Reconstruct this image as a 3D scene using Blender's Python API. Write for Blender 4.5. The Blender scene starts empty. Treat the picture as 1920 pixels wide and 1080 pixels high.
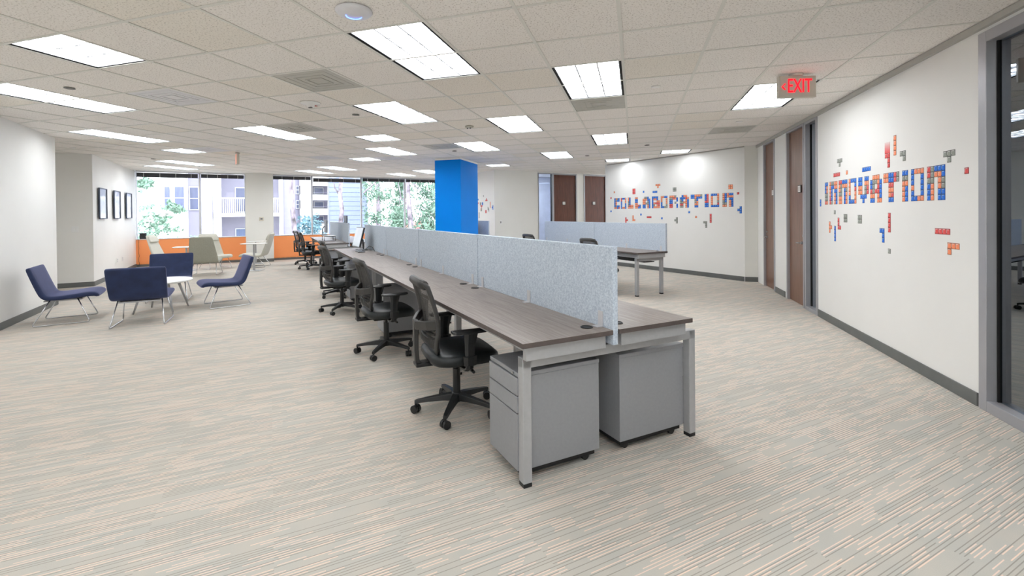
import bpy, bmesh, math, random
from mathutils import Vector, Matrix
random.seed(7)
PI = math.pi
C = bpy.context.scene.collection
sc = bpy.context.scene

# ------------------------------------------------------------------ layout constants (metres)
EYE = 1.4002; CEIL = 2.69
GY = .3017; GX0, GY0, T = -.71066, 2.80149, .623199     # ceiling grid heading, origin and tile pitch
DYA = .4525                                             # heading of the desk rows
OA = (.14332, 2.21867)                                  # near corner of the long desk row

def G(i, j):                                            # ceiling grid coordinates -> floor plan
    a, b = GX0 + i*T, GY0 + j*T
    c, s = math.cos(GY), math.sin(GY)
    return (a*c + b*s, -a*s + b*c)
def UV(u, v):                                           # along / across the desk rows -> floor plan
    s, c = -math.sin(DYA), math.cos(DYA)
    return (OA[0] + u*s + v*c, OA[1] + u*c - v*s)

# ------------------------------------------------------------------ camera, world, sun, exposure
cam = bpy.data.cameras.new('camera'); co = bpy.data.objects.new('camera', cam); C.objects.link(co)
cam.sensor_width = 36; cam.lens = 859.08/1920*36
cam.shift_x = (960-922.69)/1920; cam.shift_y = -(540-407.32)/1920
cam.clip_start = .05; cam.clip_end = 300
cr, sr, cp, sp = math.cos(.0099), math.sin(.0099), math.cos(.0078), math.sin(.0078)
R_ = Vector((cr, -sr*sp, -sr*cp)); U_ = Vector((sr, cr*sp, cr*cp)); F_ = Vector((0, cp, -sp))
m = Matrix.Identity(4)
for k in range(3): m[k][0], m[k][1], m[k][2] = R_[k], U_[k], -F_[k]
m.translation = Vector((0, 0, EYE)); co.matrix_world = m
sc.camera = co
sc.view_settings.view_transform = 'Standard'; sc.view_settings.look = 'None'
sc.view_settings.gamma = 1; sc.view_settings.use_curve_mapping = False
sc.view_settings.exposure = 0.88
LAMP = 7.0            # luminance of the ceiling light diffusers
SKY = 4.2
w = bpy.data.worlds.new('world'); sc.world = w; w.use_nodes = True
bg = w.node_tree.nodes['Background']; bg.inputs[0].default_value = (.86, .92, 1, 1); bg.inputs[1].default_value = SKY
sun = bpy.data.lights.new('sun', 'SUN'); sun.energy = .9; sun.angle = .01; sun.color = (1, .96, .9)
so = bpy.data.objects.new('sun', sun); C.objects.link(so)
so.rotation_euler = Vector((-.35, 1.0, -1.0)).to_track_quat('-Z', 'Y').to_euler()
try:
    sc.cycles.max_bounces = 8; sc.cycles.diffuse_bounces = 5; sc.cycles.transparent_max_bounces = 12
    sc.cycles.caustics_reflective = False; sc.cycles.caustics_refractive = False
    sc.cycles.use_denoising = True; sc.cycles.sample_clamp_indirect = 6
except Exception: pass

# ------------------------------------------------------------------ materials
def lin(c):
    return tuple(((x/255)/12.92 if x/255 <= .04045 else ((x/255+.055)/1.055)**2.4) for x in c)
MATS = {}
def mat(name, rgb, rough=.6, metal=0, var=.04, scale=6, stretch=(1, 1, 1), bump=0, emit=0, spec=.5, coat=0, detail=3):
    if name in MATS: return MATS[name]
    mt = bpy.data.materials.new(name); mt.use_nodes = True; nt = mt.node_tree; b = nt.nodes['Principled BSDF']
    col = lin(rgb)
    tc = nt.nodes.new('ShaderNodeTexCoord'); mp = nt.nodes.new('ShaderNodeMapping'); mp.inputs['Scale'].default_value = stretch
    nz = nt.nodes.new('ShaderNodeTexNoise'); nz.inputs['Scale'].default_value = scale; nz.inputs['Detail'].default_value = detail
    rp = nt.nodes.new('ShaderNodeValToRGB')
    rp.color_ramp.elements[0].position = .3; rp.color_ramp.elements[1].position = .7
    rp.color_ramp.elements[0].color = (*[max(0, x*(1-var*1.5)) for x in col], 1)
    rp.color_ramp.elements[1].color = (*[min(1, x*(1+var*1.5)) for x in col], 1)
    nt.links.new(tc.outputs['Object'], mp.inputs[0]); nt.links.new(mp.outputs[0], nz.inputs['Vector'])
    nt.links.new(nz.outputs['Fac'], rp.inputs[0]); nt.links.new(rp.outputs[0], b.inputs['Base Color'])
    b.inputs['Roughness'].default_value = rough; b.inputs['Metallic'].default_value = metal
    b.inputs['Specular IOR Level'].default_value = spec; b.inputs['Coat Weight'].default_value = coat
    if emit:
        b.inputs['Emission Color'].default_value = (*col, 1); b.inputs['Emission Strength'].default_value = emit
    if bump:
        bp = nt.nodes.new('ShaderNodeBump'); bp.inputs['Strength'].default_value = bump; bp.inputs['Distance'].default_value = .004
        nt.links.new(nz.outputs['Fac'], bp.inputs['Height']); nt.links.new(bp.outputs[0], b.inputs['Normal'])
    mt.diffuse_color = (*col, 1); MATS[name] = mt
    return mt
def glass(name, tint, gloss_boost=1.0, rough=0.0):
    mt = bpy.data.materials.new(name); mt.use_nodes = True; nt = mt.node_tree; nt.nodes.remove(nt.nodes['Principled BSDF'])
    out = nt.nodes['Material Output']
    tr = nt.nodes.new('ShaderNodeBsdfTransparent'); tr.inputs[0].default_value = (*tint, 1)
    gl = nt.nodes.new('ShaderNodeBsdfGlossy'); gl.inputs['Roughness'].default_value = rough; gl.inputs[0].default_value = (.86, .93, 1, 1)
    fr = nt.nodes.new('ShaderNodeFresnel'); fr.inputs[0].default_value = 1.45
    mu = nt.nodes.new('ShaderNodeMath'); mu.operation = 'MULTIPLY'; mu.inputs[1].default_value = gloss_boost; mu.use_clamp = True
    mx = nt.nodes.new('ShaderNodeMixShader')
    nt.links.new(fr.outputs[0], mu.inputs[0]); nt.links.new(mu.outputs[0], mx.inputs[0])
    nt.links.new(tr.outputs[0], mx.inputs[1]); nt.links.new(gl.outputs[0], mx.inputs[2]); nt.links.new(mx.outputs[0], out.inputs[0])
    MATS[name] = mt; return mt

M_wall = mat('wall_paint', (238, 237, 233), .55, var=.012, scale=1.5)
M_wall2 = mat('greige_wall_paint', (235, 234, 228), .6, var=.012, scale=1.5)
M_base = mat('baseboard_rubber', (104, 106, 104), .5, var=.04)
M_trim = mat('ceiling_trim_metal', (176, 174, 168), .5, var=.02)
M_alu = mat('satin_aluminium', (172, 172, 176), .4, .35, var=.02)
M_aluw = mat('window_aluminium', (200, 200, 204), .4, .2, var=.02)
M_orange = mat('orange_paint', (255, 160, 98), .5, var=.015, scale=2)
M_blue = mat('blue_paint', (0, 130, 228), .6, spec=.12, var=.02, scale=2)
M_white = mat('white_paint', (240, 240, 238), .5, var=.01)
M_teebar = mat('ceiling_tee_metal', (226, 225, 218), .5, var=.01)
M_dark = mat('dark_gap', (12, 12, 12), .8, var=.05)
M_diff = mat('light_diffuser', (249, 252, 255), .4, emit=LAMP, var=0)
M_louver = mat('louver_metal', (165, 168, 172), .4, .1, var=.02)
M_vent = mat('vent_metal', (188, 187, 178), .45, .1, var=.05, scale=9, stretch=(1, 6, 1))
M_ventw = mat('vent_metal_pale', (222, 222, 224), .45, .1, var=.03, scale=9, stretch=(1, 6, 1))
M_plast = mat('black_plastic', (30, 31, 32), .42, var=.08)
M_plastg = mat('grey_black_plastic', (52, 51, 50), .45, var=.08)
M_seat = mat('black_seat_vinyl', (26, 31, 33), .42, var=.1, scale=18, bump=.1)
M_chrome = mat('chrome', (205, 207, 210), .22, .95, var=.02)
M_steel = mat('silver_powder_coat', (176, 177, 179), .42, .25, var=.02, scale=40)
M_ped = mat('silver_cabinet_coat', (152, 154, 158), .45, .2, var=.02, scale=60)
M_pedd = mat('dark_cabinet_base', (22, 22, 23), .6)
M_navy = mat('navy_velvet', (36, 48, 82), .85, var=.12, scale=9, bump=.15)
M_navy.node_tree.nodes['Principled BSDF'].inputs['Sheen Weight'].default_value = .5
M_navy.node_tree.nodes['Principled BSDF'].inputs['Sheen Tint'].default_value = (.62, .62, 1, 1)
M_navy.node_tree.nodes['Principled BSDF'].inputs['Sheen Roughness'].default_value = .35
M_sage = mat('sage_fabric', (164, 164, 150), .9, var=.05, scale=60, bump=.2)
M_cream = mat('cream_fabric', (200, 198, 186), .85, var=.03, scale=50, bump=.15)
M_ttop = mat('white_laminate', (246, 246, 244), .3, var=.01)
M_edge = mat('laminate_edge', (88, 79, 76), .5, var=.08, scale=30)
M_paper = mat('door_sign_paper', (235, 232, 228), .6)
M_screen = mat('monitor_screen', (170, 172, 180), .15, var=.03)
M_mdark = mat('monitor_shell', (40, 42, 46), .4, var=.05)
M_mgrey = mat('grey_monitor_shell', (120, 124, 130), .4, var=.05)
M_red = mat('exit_red', (255, 10, 32), .4, emit=.95, var=.05)
M_exit = mat('exit_sign_face', (206, 200, 188), .5, var=.02)
M_led = mat('blue_led', (90, 120, 255), .4, emit=2.5)
M_blind = mat('dark_blind', (62, 62, 66), .6, var=.15, scale=3, stretch=(1, 1, 60))
M_tape = mat('blind_tape', (170, 170, 170), .7)
M_dotred = mat('red_print', (190, 70, 60), .6)
M_dotgrey = mat('grey_sensor', (120, 118, 114), .5)
V = {'B': (12, 112, 222), 'O': (255, 150, 104), 'R': (232, 84, 82), 'G': (150, 154, 144)}
VM = {}
for k_, c_ in V.items():
    VM[k_] = (mat('vinyl_'+{'B': 'blue', 'O': 'orange', 'R': 'red', 'G': 'grey'}[k_], c_, .5, var=.02),
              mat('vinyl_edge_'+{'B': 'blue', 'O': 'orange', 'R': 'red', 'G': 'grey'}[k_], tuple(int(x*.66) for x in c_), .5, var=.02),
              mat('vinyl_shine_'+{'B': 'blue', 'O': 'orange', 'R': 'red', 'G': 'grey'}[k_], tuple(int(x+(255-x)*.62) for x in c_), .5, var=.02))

def node_mat(name):
    mt = bpy.data.materials.new(name); mt.use_nodes = True
    return mt, mt.node_tree, mt.node_tree.nodes['Principled BSDF']
def nd(nt, t, **kw):
    n = nt.nodes.new(t)
    for k, v in kw.items():
        if k == 'op': n.operation = v
        elif k.startswith('i'): n.inputs[int(k[1:])].default_value = v
        else: setattr(n, k, v)
    return n
def math_(nt, op, a, b=None, c=None):
    n = nt.nodes.new('ShaderNodeMath'); n.operation = op
    for k, x in enumerate((a, b, c)):
        if x is None: continue
        if isinstance(x, (int, float)): n.inputs[k].default_value = x
        else: nt.links.new(x, n.inputs[k])
    return n.outputs[0]
def mixc(nt, fac, a, b):
    n = nt.nodes.new('ShaderNodeMix'); n.data_type = 'RGBA'
    for idx, x in ((0, fac), (6, a), (7, b)):
        if isinstance(x, (int, float)): n.inputs[idx].default_value = x
        elif isinstance(x, tuple): n.inputs[idx].default_value = (*x, 1) if len(x) == 3 else x
        else: nt.links.new(x, n.inputs[idx])
    return n.outputs[2]

def carpet():
    mt, nt, b = node_mat('striped_carpet')
    geo = nd(nt, 'ShaderNodeNewGeometry')
    mp = nd(nt, 'ShaderNodeMapping'); mp.inputs['Rotation'].default_value = (0, 0, -DYA)
    nt.links.new(geo.outputs['Position'], mp.inputs[0])
    sx = nd(nt, 'ShaderNodeSeparateXYZ'); nt.links.new(mp.outputs[0], sx.inputs[0])
    v, u = sx.outputs[0], sx.outputs[1]
    P = .0145
    row = math_(nt, 'DIVIDE', u, P)
    ri = math_(nt, 'FLOOR', row); rf = math_(nt, 'FRACT', row)
    ri2 = math_(nt, 'FLOOR', math_(nt, 'DIVIDE', row, 2.0))
    def wn(x, y, z=0.0):
        cb = nd(nt, 'ShaderNodeCombineXYZ')
        for k, q in enumerate((x, y, z)):
            if isinstance(q, (int, float)): cb.inputs[k].default_value = q
            else: nt.links.new(q, cb.inputs[k])
        n = nd(nt, 'ShaderNodeTexWhiteNoise', noise_dimensions='3D'); nt.links.new(cb.outputs[0], n.inputs[0]); return n.outputs[0]
    off = wn(ri2, 3.7)
    dash = math_(nt, 'ADD', math_(nt, 'DIVIDE', v, .11), math_(nt, 'MULTIPLY', off, 9.0))
    jit = math_(nt, 'MULTIPLY', wn(ri, 9.1), 1.6)
    di = math_(nt, 'FLOOR', math_(nt, 'ADD', dash, jit))
    on = math_(nt, 'GREATER_THAN', wn(ri2, di, 1.3), .58)
    df = math_(nt, 'FRACT', math_(nt, 'ADD', dash, jit))
    line = math_(nt, 'LESS_THAN', math_(nt, 'ABSOLUTE', math_(nt, 'SUBTRACT', rf, .5)), .15)
    salmon = math_(nt, 'MULTIPLY', on, line)
    dark = math_(nt, 'MULTIPLY', math_(nt, 'GREATER_THAN', rf, .74), math_(nt, 'GREATER_THAN', wn(ri, math_(nt, 'FLOOR', math_(nt, 'DIVIDE', v, .5)), 5.5), .4))
    # broad grey patches
    nz = nd(nt, 'ShaderNodeTexNoise'); nz.inputs['Scale'].default_value = 4.5
    nt.links.new(mp.outputs[0], nz.inputs['Vector'])
    patch = nd(nt, 'ShaderNodeMapRange'); nt.links.new(nz.outputs['Fac'], patch.inputs[0]); patch.inputs[1].default_value = .42; patch.inputs[2].default_value = .62
    fine = nd(nt, 'ShaderNodeTexNoise'); fine.inputs['Scale'].default_value = 420; nt.links.new(geo.outputs['Position'], fine.inputs['Vector'])
    base = mixc(nt, patch.outputs[0], lin((202, 197, 187)), lin((196, 194, 186)))
    base = mixc(nt, math_(nt, 'MULTIPLY', fine.outputs['Fac'], .34), base, lin((146, 140, 132)))
    c1 = mixc(nt, math_(nt, 'MULTIPLY', dark, .55), base, lin((126, 118, 110)))
    sal = mixc(nt, wn(ri, di, 8.8), lin((250, 220, 198)), lin((242, 215, 200)))
    c2 = mixc(nt, math_(nt, 'MULTIPLY', salmon, .72), c1, sal)
    nt.links.new(c2, b.inputs['Base Color']); b.inputs['Roughness'].default_value = .95; b.inputs['Specular IOR Level'].default_value = .15
    bp = nd(nt, 'ShaderNodeBump'); bp.inputs['Strength'].default_value = .25; bp.inputs['Distance'].default_value = .003
    nt.links.new(math_(nt, 'ADD', fine.outputs['Fac'], salmon), bp.inputs['Height']); nt.links.new(bp.outputs[0], b.inputs['Normal'])
    return mt
M_carpet = carpet()

def tile_mat():
    mt, nt, b = node_mat('mineral_ceiling_tile')
    geo = nd(nt, 'ShaderNodeNewGeometry'); oi = nd(nt, 'ShaderNodeObjectInfo')
    n1 = nd(nt, 'ShaderNodeTexNoise'); n1.inputs['Scale'].default_value = 85; n1.inputs['Detail'].default_value = 3
    nt.links.new(geo.outputs['Position'], n1.inputs['Vector'])
    r = nd(nt, 'ShaderNodeMapRange'); r.inputs[1].default_value = .55; r.inputs[2].default_value = .66; nt.links.new(n1.outputs['Fac'], r.inputs[0])
    tint = mixc(nt, math_(nt, 'GREATER_THAN', oi.outputs['Random'], .84), lin((245, 241, 236)), lin((241, 236, 227)))
    c = mixc(nt, math_(nt, 'MULTIPLY', r.outputs[0], .5), tint, lin((150, 140, 128)))
    nt.links.new(c, b.inputs['Base Color']); b.inputs['Roughness'].default_value = .95; b.inputs['Specular IOR Level'].default_value = .1
    return mt
M_tile = tile_mat()

def felt_mat():
    mt, nt, b = node_mat('heathered_felt')
    tc = nd(nt, 'ShaderNodeTexCoord')
    n1 = nd(nt, 'ShaderNodeTexNoise'); n1.inputs['Scale'].default_value = 95; n1.inputs['Detail'].default_value = 6; n1.inputs['Roughness'].default_value = .75
    nt.links.new(tc.outputs['Object'], n1.inputs['Vector'])
    r = nd(nt, 'ShaderNodeMapRange'); r.inputs[1].default_value = .36; r.inputs[2].default_value = .64; nt.links.new(n1.outputs['Fac'], r.inputs[0])
    c = mixc(nt, r.outputs[0], lin((166, 179, 196)), lin((214, 223, 232)))
    nt.links.new(c, b.inputs['Base Color']); b.inputs['Roughness'].default_value = .95; b.inputs['Specular IOR Level'].default_value = .1
    bp = nd(nt, 'ShaderNodeBump'); bp.inputs['Strength'].default_value = .2; bp.inputs['Distance'].default_value = .002
    nt.links.new(n1.outputs['Fac'], bp.inputs['Height']); nt.links.new(bp.outputs[0], b.inputs['Normal'])
    return mt
M_felt = felt_mat()

def wood(name, a, bcol, stretch, rough=.4, scale=9.0, spec=.5):
    mt, nt, b = node_mat(name)
    tc = nd(nt, 'ShaderNodeTexCoord'); mp = nd(nt, 'ShaderNodeMapping'); mp.inputs['Scale'].default_value = stretch
    nt.links.new(tc.outputs['Object'], mp.inputs[0])
    n1 = nd(nt, 'ShaderNodeTexNoise'); n1.inputs['Scale'].default_value = scale; n1.inputs['Detail'].default_value = 7; n1.inputs['Roughness'].default_value = .65; n1.inputs['Distortion'].default_value = .3
    nt.links.new(mp.outputs[0], n1.inputs['Vector'])
    r = nd(nt, 'ShaderNodeMapRange'); r.inputs[1].default_value = .32; r.inputs[2].default_value = .68; nt.links.new(n1.outputs['Fac'], r.inputs[0])
    nt.links.new(mixc(nt, r.outputs[0], lin(a), lin(bcol)), b.inputs['Base Color'])
    b.inputs['Roughness'].default_value = rough; b.inputs['Specular IOR Level'].default_value = spec
    return mt
M_top = wood('grey_woodgrain_laminate', (110, 99, 93), (150, 140, 132), (12, .5, 12), .38, 7)
M_door = wood('walnut_veneer', (82, 42, 28), (112, 62, 42), (6, 6, .5), .32, 5)
M_doorl = wood('brown_walnut_veneer', (104, 70, 52), (136, 96, 76), (6, 6, .5), .3, 5)

def mesh_mat():
    mt, nt, b = node_mat('chair_mesh_fabric')
    out = nt.nodes['Material Output']; tr = nd(nt, 'ShaderNodeBsdfTransparent'); mx = nd(nt, 'ShaderNodeMixShader')
    tc = nd(nt, 'ShaderNodeTexCoord'); nz = nd(nt, 'ShaderNodeTexNoise'); nz.inputs['Scale'].default_value = 220
    nt.links.new(tc.outputs['Object'], nz.inputs['Vector'])
    b.inputs['Base Color'].default_value = (*lin((58, 56, 54)), 1); b.inputs['Roughness'].default_value = .8
    f = math_(nt, 'MULTIPLY', nz.outputs['Fac'], .45)
    nt.links.new(f, mx.inputs[0]); nt.links.new(b.outputs[0], mx.inputs[1]); nt.links.new(tr.outputs[0], mx.inputs[2]); nt.links.new(mx.outputs[0], out.inputs[0])
    return mt
M_mesh = mesh_mat()
M_glass_win = glass('window_glass', (.96, .98, 1), .6)
M_glass_dark = glass('tinted_office_glass', (.46, .54, .62), 3.4)
M_glass_side = glass('pale_office_glass', (.80, .85, .92), 1.2)

# ------------------------------------------------------------------ mesh builder
class MB:
    def __init__(s): s.v = []; s.f = []; s.m = []
    def add(s, vs, fs, mi=0):
        o = len(s.v); s.v += [tuple(p) for p in vs]; s.f += [tuple(o+i for i in f) for f in fs]; s.m += [mi]*len(fs); return s
    def box(s, x0, x1, y0, y1, z0, z1, mi=0, M=None):
        vs = [Vector(p) for p in ((x0, y0, z0), (x1, y0, z0), (x1, y1, z0), (x0, y1, z0), (x0, y0, z1), (x1, y0, z1), (x1, y1, z1), (x0, y1, z1))]
        if M: vs = [M @ p for p in vs]
        return s.add(vs, [(0, 3, 2, 1), (4, 5, 6, 7), (0, 1, 5, 4), (1, 2, 6, 5), (2, 3, 7, 6), (3, 0, 4, 7)], mi)
    def slab(s, p, q, z0, z1, th, side, mi=0):         # wall slab from p to q, thickness th towards side (+1 = left of p->q)
        p, q = Vector(p), Vector(q); d = (q-p).normalized(); n = Vector((-d.y, d.x))*th*side
        P = [p, q, q+n, p+n]
        if side < 0: P = P[::-1]
        return s.prism(P, z0, z1, mi)
    def prism(s, P, z0, z1, mi=0):
        n = len(P); vs = [(a[0], a[1], z0) for a in P]+[(a[0], a[1], z1) for a in P]
        fs = [tuple(range(n-1, -1, -1)), tuple(range(n, 2*n))]+[(i, (i+1) % n, n+(i+1) % n, n+i) for i in range(n)]
        return s.add(vs, fs, mi)
    def loft(s, rings, mi=0, cap=True, closed=False):
        n = len(rings[0]); vs = [p for r in rings for p in r]; fs = []
        L = len(rings)
        for k in range(L if closed else L-1):
            a, b = k*n, ((k+1) % L)*n
            for i in range(n): fs.append((a+i, a+(i+1) % n, b+(i+1) % n, b+i))
        if cap and not closed: fs += [tuple(range(n-1, -1, -1)), tuple(range((L-1)*n, L*n))]
        return s.add(vs, fs, mi)
    def tube(s, pts, r, n=8, mi=0, closed=False, flat=None):   # flat=(a,b) gives an elliptical/rect section
        pts = [Vector(p) for p in pts]; L = len(pts); rings = []; ref = None
        for k in range(L):
            if closed: d = (pts[(k+1) % L]-pts[k-1])
            else: d = (pts[min(k+1, L-1)]-pts[max(k-1, 0)])
            d.normalize()
            if ref is None:
                ref = Vector((0, 0, 1)) if abs(d.z) < .9 else Vector((1, 0, 0))
            x = d.cross(ref).normalized(); y = x.cross(d).normalized(); ref = y
            rr = r[k] if isinstance(r, (list, tuple)) else r
            ax, ay = (rr, rr) if not flat else (flat[0]*rr, flat[1]*rr)
            rings.append([pts[k]+x*ax*math.cos(2*PI*i/n+PI/n)+y*ay*math.sin(2*PI*i/n+PI/n) for i in range(n)])
        return s.loft(rings, mi, True, closed)
    def cyl(s, p, q, r0, r1=None, n=12, mi=0): return s.tube([p, q], [r0, r0 if r1 is None else r1], n, mi)
    def lathe(s, prof, n=24, c=(0, 0, 0), mi=0):
        rings = [[(c[0]+r*math.cos(2*PI*i/n), c[1]+r*math.sin(2*PI*i/n), c[2]+z) for i in range(n)] for r, z in prof]
        return s.loft(rings, mi)
    def build(s, name, mats, parent=None, smooth=False, bevel=0, loc=None, rz=0, seg=2, sub=0):
        me = bpy.data.meshes.new(name); me.from_pydata(s.v, [], s.f); me.validate()
        if not isinstance(mats, (list, tuple)): mats = [mats]
        for mm in mats: me.materials.append(mm)
        if len(mats) > 1 and len(me.polygons) == len(s.m): me.polygons.foreach_set('material_index', s.m)
        if smooth: me.polygons.foreach_set('use_smooth', [True]*len(me.polygons))
        bm = bmesh.new(); bm.from_mesh(me); bmesh.ops.recalc_face_normals(bm, faces=bm.faces)
        if bevel:
            es = [e for e in bm.edges if len(e.link_faces) == 2 and e.calc_face_angle(0) > .6]
            bmesh.ops.bevel(bm, geom=es, offset=bevel, segments=seg, profile=.5, affect='EDGES')
        bm.to_mesh(me); bm.free()
        o = bpy.data.objects.new(name, me); C.objects.link(o)
        if parent: o.parent = parent
        if loc: o.location = loc
        if rz: o.rotation_euler = (0, 0, rz)
        if sub:
            md = o.modifiers.new('sub', 'SUBSURF'); md.levels = sub; md.render_levels = sub
            for p in me.polygons: p.use_smooth = True
        return o
def tag(o, label, cat, group=None):
    o['label'] = label; o['category'] = cat
    if group: o['group'] = group
    return o
def thing(name, label, cat, loc=(0, 0, 0), rz=0, group=None):
    o = bpy.data.objects.new(name, None); o.empty_display_size = .1; C.objects.link(o)
    o.location = loc; o.rotation_euler = (0, 0, rz)
    return tag(o, label, cat, group)
def struct(o): o['kind'] = 'structure'; return o
def sempty(name, loc=(0, 0, 0), rz=0):
    o = bpy.data.objects.new(name, None); C.objects.link(o); o.location = loc; o.rotation_euler = (0, 0, rz); return struct(o)
def dup(root, loc, rz, label, group=None):
    def cp_(o, par):
        c = o.copy(); C.objects.link(c); c.parent = par
        for ch in list(o.children): cp_(ch, c)
        return c
    r = cp_(root, None); r.location = loc; r.rotation_euler = (0, 0, rz); r['label'] = label
    if group: r['group'] = group
    return r
def head(dx, dy): return math.atan2(dy, dx)-PI/2       # rotation that turns local +Y towards (dx, dy)

# ================================================================== STRUCTURE
K = 30.6; H = CEIL
iR = 4.86
P_R0, P_R1 = G(iR, -9), G(iR, 11.62)
P_J = G(4.49, 11.85)
P_CL = G(.02, 15.97)
P_F0 = G(-5.2, 16.3)                       # corner between the back wall and the wall with the Y
P_F1 = G(-9.8, 20.8)
P_W0 = G(-20.23, 10.37)
P_L2 = G(-15.8, 5.95)
P_L1 = G(-13.2, 3.5)
P_L0 = G(-.7, -9)
# floor
MB().prism([G(-24, -9), G(16, -9), G(16, 30), G(-4.6, 26), G(-20.6, 10)], -.12, 0).build('floor', M_carpet)
struct(bpy.data.objects['floor'])
# ---- walls
def wall(name, p, q, side, z0=0, z1=H+.05, mt=M_wall, th=.12, parent=None):
    o = MB().slab(p, q, z0, z1, th, side).build(name, mt, parent)
    return struct(o) if not parent else o
def base(name, p, q, side, ext=0):        # rubber base standing off the wall face, towards the room
    d = (Vector(q)-Vector(p)).normalized()*.0
    return struct(MB().slab(p, q, 0, .095, .012, side).build(name, M_base, bevel=.002))
# right wall
def R(j): return G(iR, j)
wall('wall_right', R(2.07), R(6.86), -1)
wall('wall_right_near', R(-9), R(-2.6), -1)
wall('wall_right_mid', R(9.0), R(9.98), -1)
wall('wall_right_far', R(11.2), R(11.95), -1)
wall('wall_right_head', R(-2.6), R(2.07), -1, 2.62)
wall('wall_right_head_far', R(6.86), R(11.2), -1, 2.66)
base('baseboard_right', R(2.1), R(6.84), 1); base('baseboard_right_mid', R(9.08), R(9.93), 1)
struct(MB().slab(R(-9), R(11.82), H-.045, H, .03, 1).build('trim_1', M_trim))
# jog + collaboration wall
Jr = G(iR, 11.85)
wall('wall_jog', P_J, G(iR+.2, 11.85), 1, mt=M_wall2); base('baseboard_jog', P_J, Jr, -1)
wall('wall_collaboration', P_CL, P_J, 1); base('baseboard_collaboration', P_CL, G(4.49, 11.87), -1)
struct(MB().slab(P_CL, P_J, H-.02, H, .015, -1).build('trim_2', M_trim))
# corridor beyond it
wall('wall_corridor_end', G(4.6, 12), G(9, 22), -1)
# back wall with doors, line j-i = 21.5
def Bk(i): return G(i, i+21.5)
wall('wall_back', P_F0, Bk(-3.46), 1, mt=M_wall2)
wall('wall_back_mid', Bk(-1.74), Bk(-1.42), 1, mt=M_wall2)
wall('wall_back_right', Bk(-.30), Bk(8), 1, mt=M_wall2)
wall('wall_back_head', Bk(-3.46), Bk(-.30), 1, 2.66, mt=M_wall2)
base('baseboard_back', P_F0, Bk(-3.46), -1)
wall('wall_far', P_F1, P_F0, 1); base('baseboard_far', P_F1, P_F0, -1)
# left side
def L(j): return G(-9.8-j, j)             # line i + j = -9.8
wall('wall_left', L(-10), P_L1, 1); base('baseboard_left', L(-10), P_L1, -1)
wall('wall_left_far', P_L2, P_W0, 1); base('baseboard_left_far', P_L2, P_W0, -1)
pd = G(-15.8-3.2, 5.95-3.2)
wall('wall_passage', P_L2, pd, -1); base('baseboard_passage', P_L2, pd, 1)
wall('wall_passage_near', P_L1, G(-16.4, .3), 1)
wall('wall_passage_end', G(-16.4, .3), pd, 1, mt=M_wall2)
# behind the camera
wall('wall_rear', L(-10), R(-9), -1)
# facade: sill wall, mullions, glass
def Wd(j, off=0.0):                        # facade line; off moves outwards (metres)
    n = off/(.44067); x = j-n*.0
    return G(j-K-off/T/math.sqrt(2), j+off/T/math.sqrt(2))
def facade(n, j0, j1, mulls, blinds, sill_lab):
    wn = sempty('window_%d' % n)
    MB().slab(Wd(j0), Wd(j1), .06, .765, .14, 1).build('sill_wall', M_orange, wn)
    MB().slab(Wd(j0), Wd(j1), 0, .075, .13, 1).build('sill_base', M_base, wn)
    MB().slab(Wd(j0, -.015), Wd(j1, -.015), .765, .785, .20, 1).build('window_sill', M_aluw, wn, bevel=.003)
    MB().slab(Wd(j0, .04), Wd(j1, .04), 2.68, H+.05, .10, 1).build('head_frame', M_aluw, wn)
    MB().slab(Wd(j0, -.05), Wd(j1, -.05), H-.022, H-.004, .06, 1).build('head_track', M_aluw, wn)
    js = [j0]+mulls+[j1]
    for a in js:
        c = Vector(Wd(a, .03)); d = (Vector(Wd(j1))-Vector(Wd(j0))).normalized()*.025
        MB().slab(c-d, c+d, .785, 2.685, .09, 1).build('mullion', M_aluw, wn, bevel=.004)
    for a, b in zip(js[:-1], js[1:]):
        pn = MB().slab(Wd(a, .08), Wd(b, .08), .785, 2.682, .006, 1).build('pane', M_glass_win, wn)
    for k, (a, b) in enumerate(zip(js[:-1], js[1:])):
        zt, zb = blinds[k]
        rt = thing('window_blind', BL[n][k], 'blind', (*Wd(a, .0), 0), 0, 'raised dark blinds along the windows')
        dd = (Vector(Wd(b))-Vector(Wd(a))); Ln = dd.length; rt.rotation_euler = (0, 0, math.atan2(dd.y, dd.x))
        ns = 7; hh = (zt-zb)/ns
        mb = MB()
        for q in range(ns): mb.box(.04, Ln-.04, -.02+.002*(q % 2), .025, zb+q*hh+.001, zb+(q+1)*hh-.001)
        mb.build('slat_stack', M_blind, rt)
        MB().box(.035, Ln-.035, -.022, .027, zt, zt+.012).build('head_rail', M_aluw, rt)
        for q in range(4):
            x = .2+q*(Ln-.4)/3
            MB().box(x-.009, x+.009, -.024, -.02, zb, zt).build('ladder_tape', M_tape, rt)
    return wn
BL = {1: ['dark raised blind at the leftmost window pane, beside the white picture wall', 'dark raised blind between the first mullion and the grey pillar'],
      2: ['dark raised blind just right of the grey pillar', 'dark raised blind hanging slightly lower, before the shaded blue-grey house wall',
          'dark raised blind before the leafy tree view, left of the last mullion', 'dark raised blind ending at the blue column']}
facade(1, 10.37, 13.45, [12.1], [(2.645, 2.525), (2.645, 2.54)], '')
facade(2, 14.0, 20.8, [15.62, 17.42, 19.16], [(2.65, 2.55), (2.61, 2.50), (2.655, 2.55), (2.655, 2.56)], '')
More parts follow.
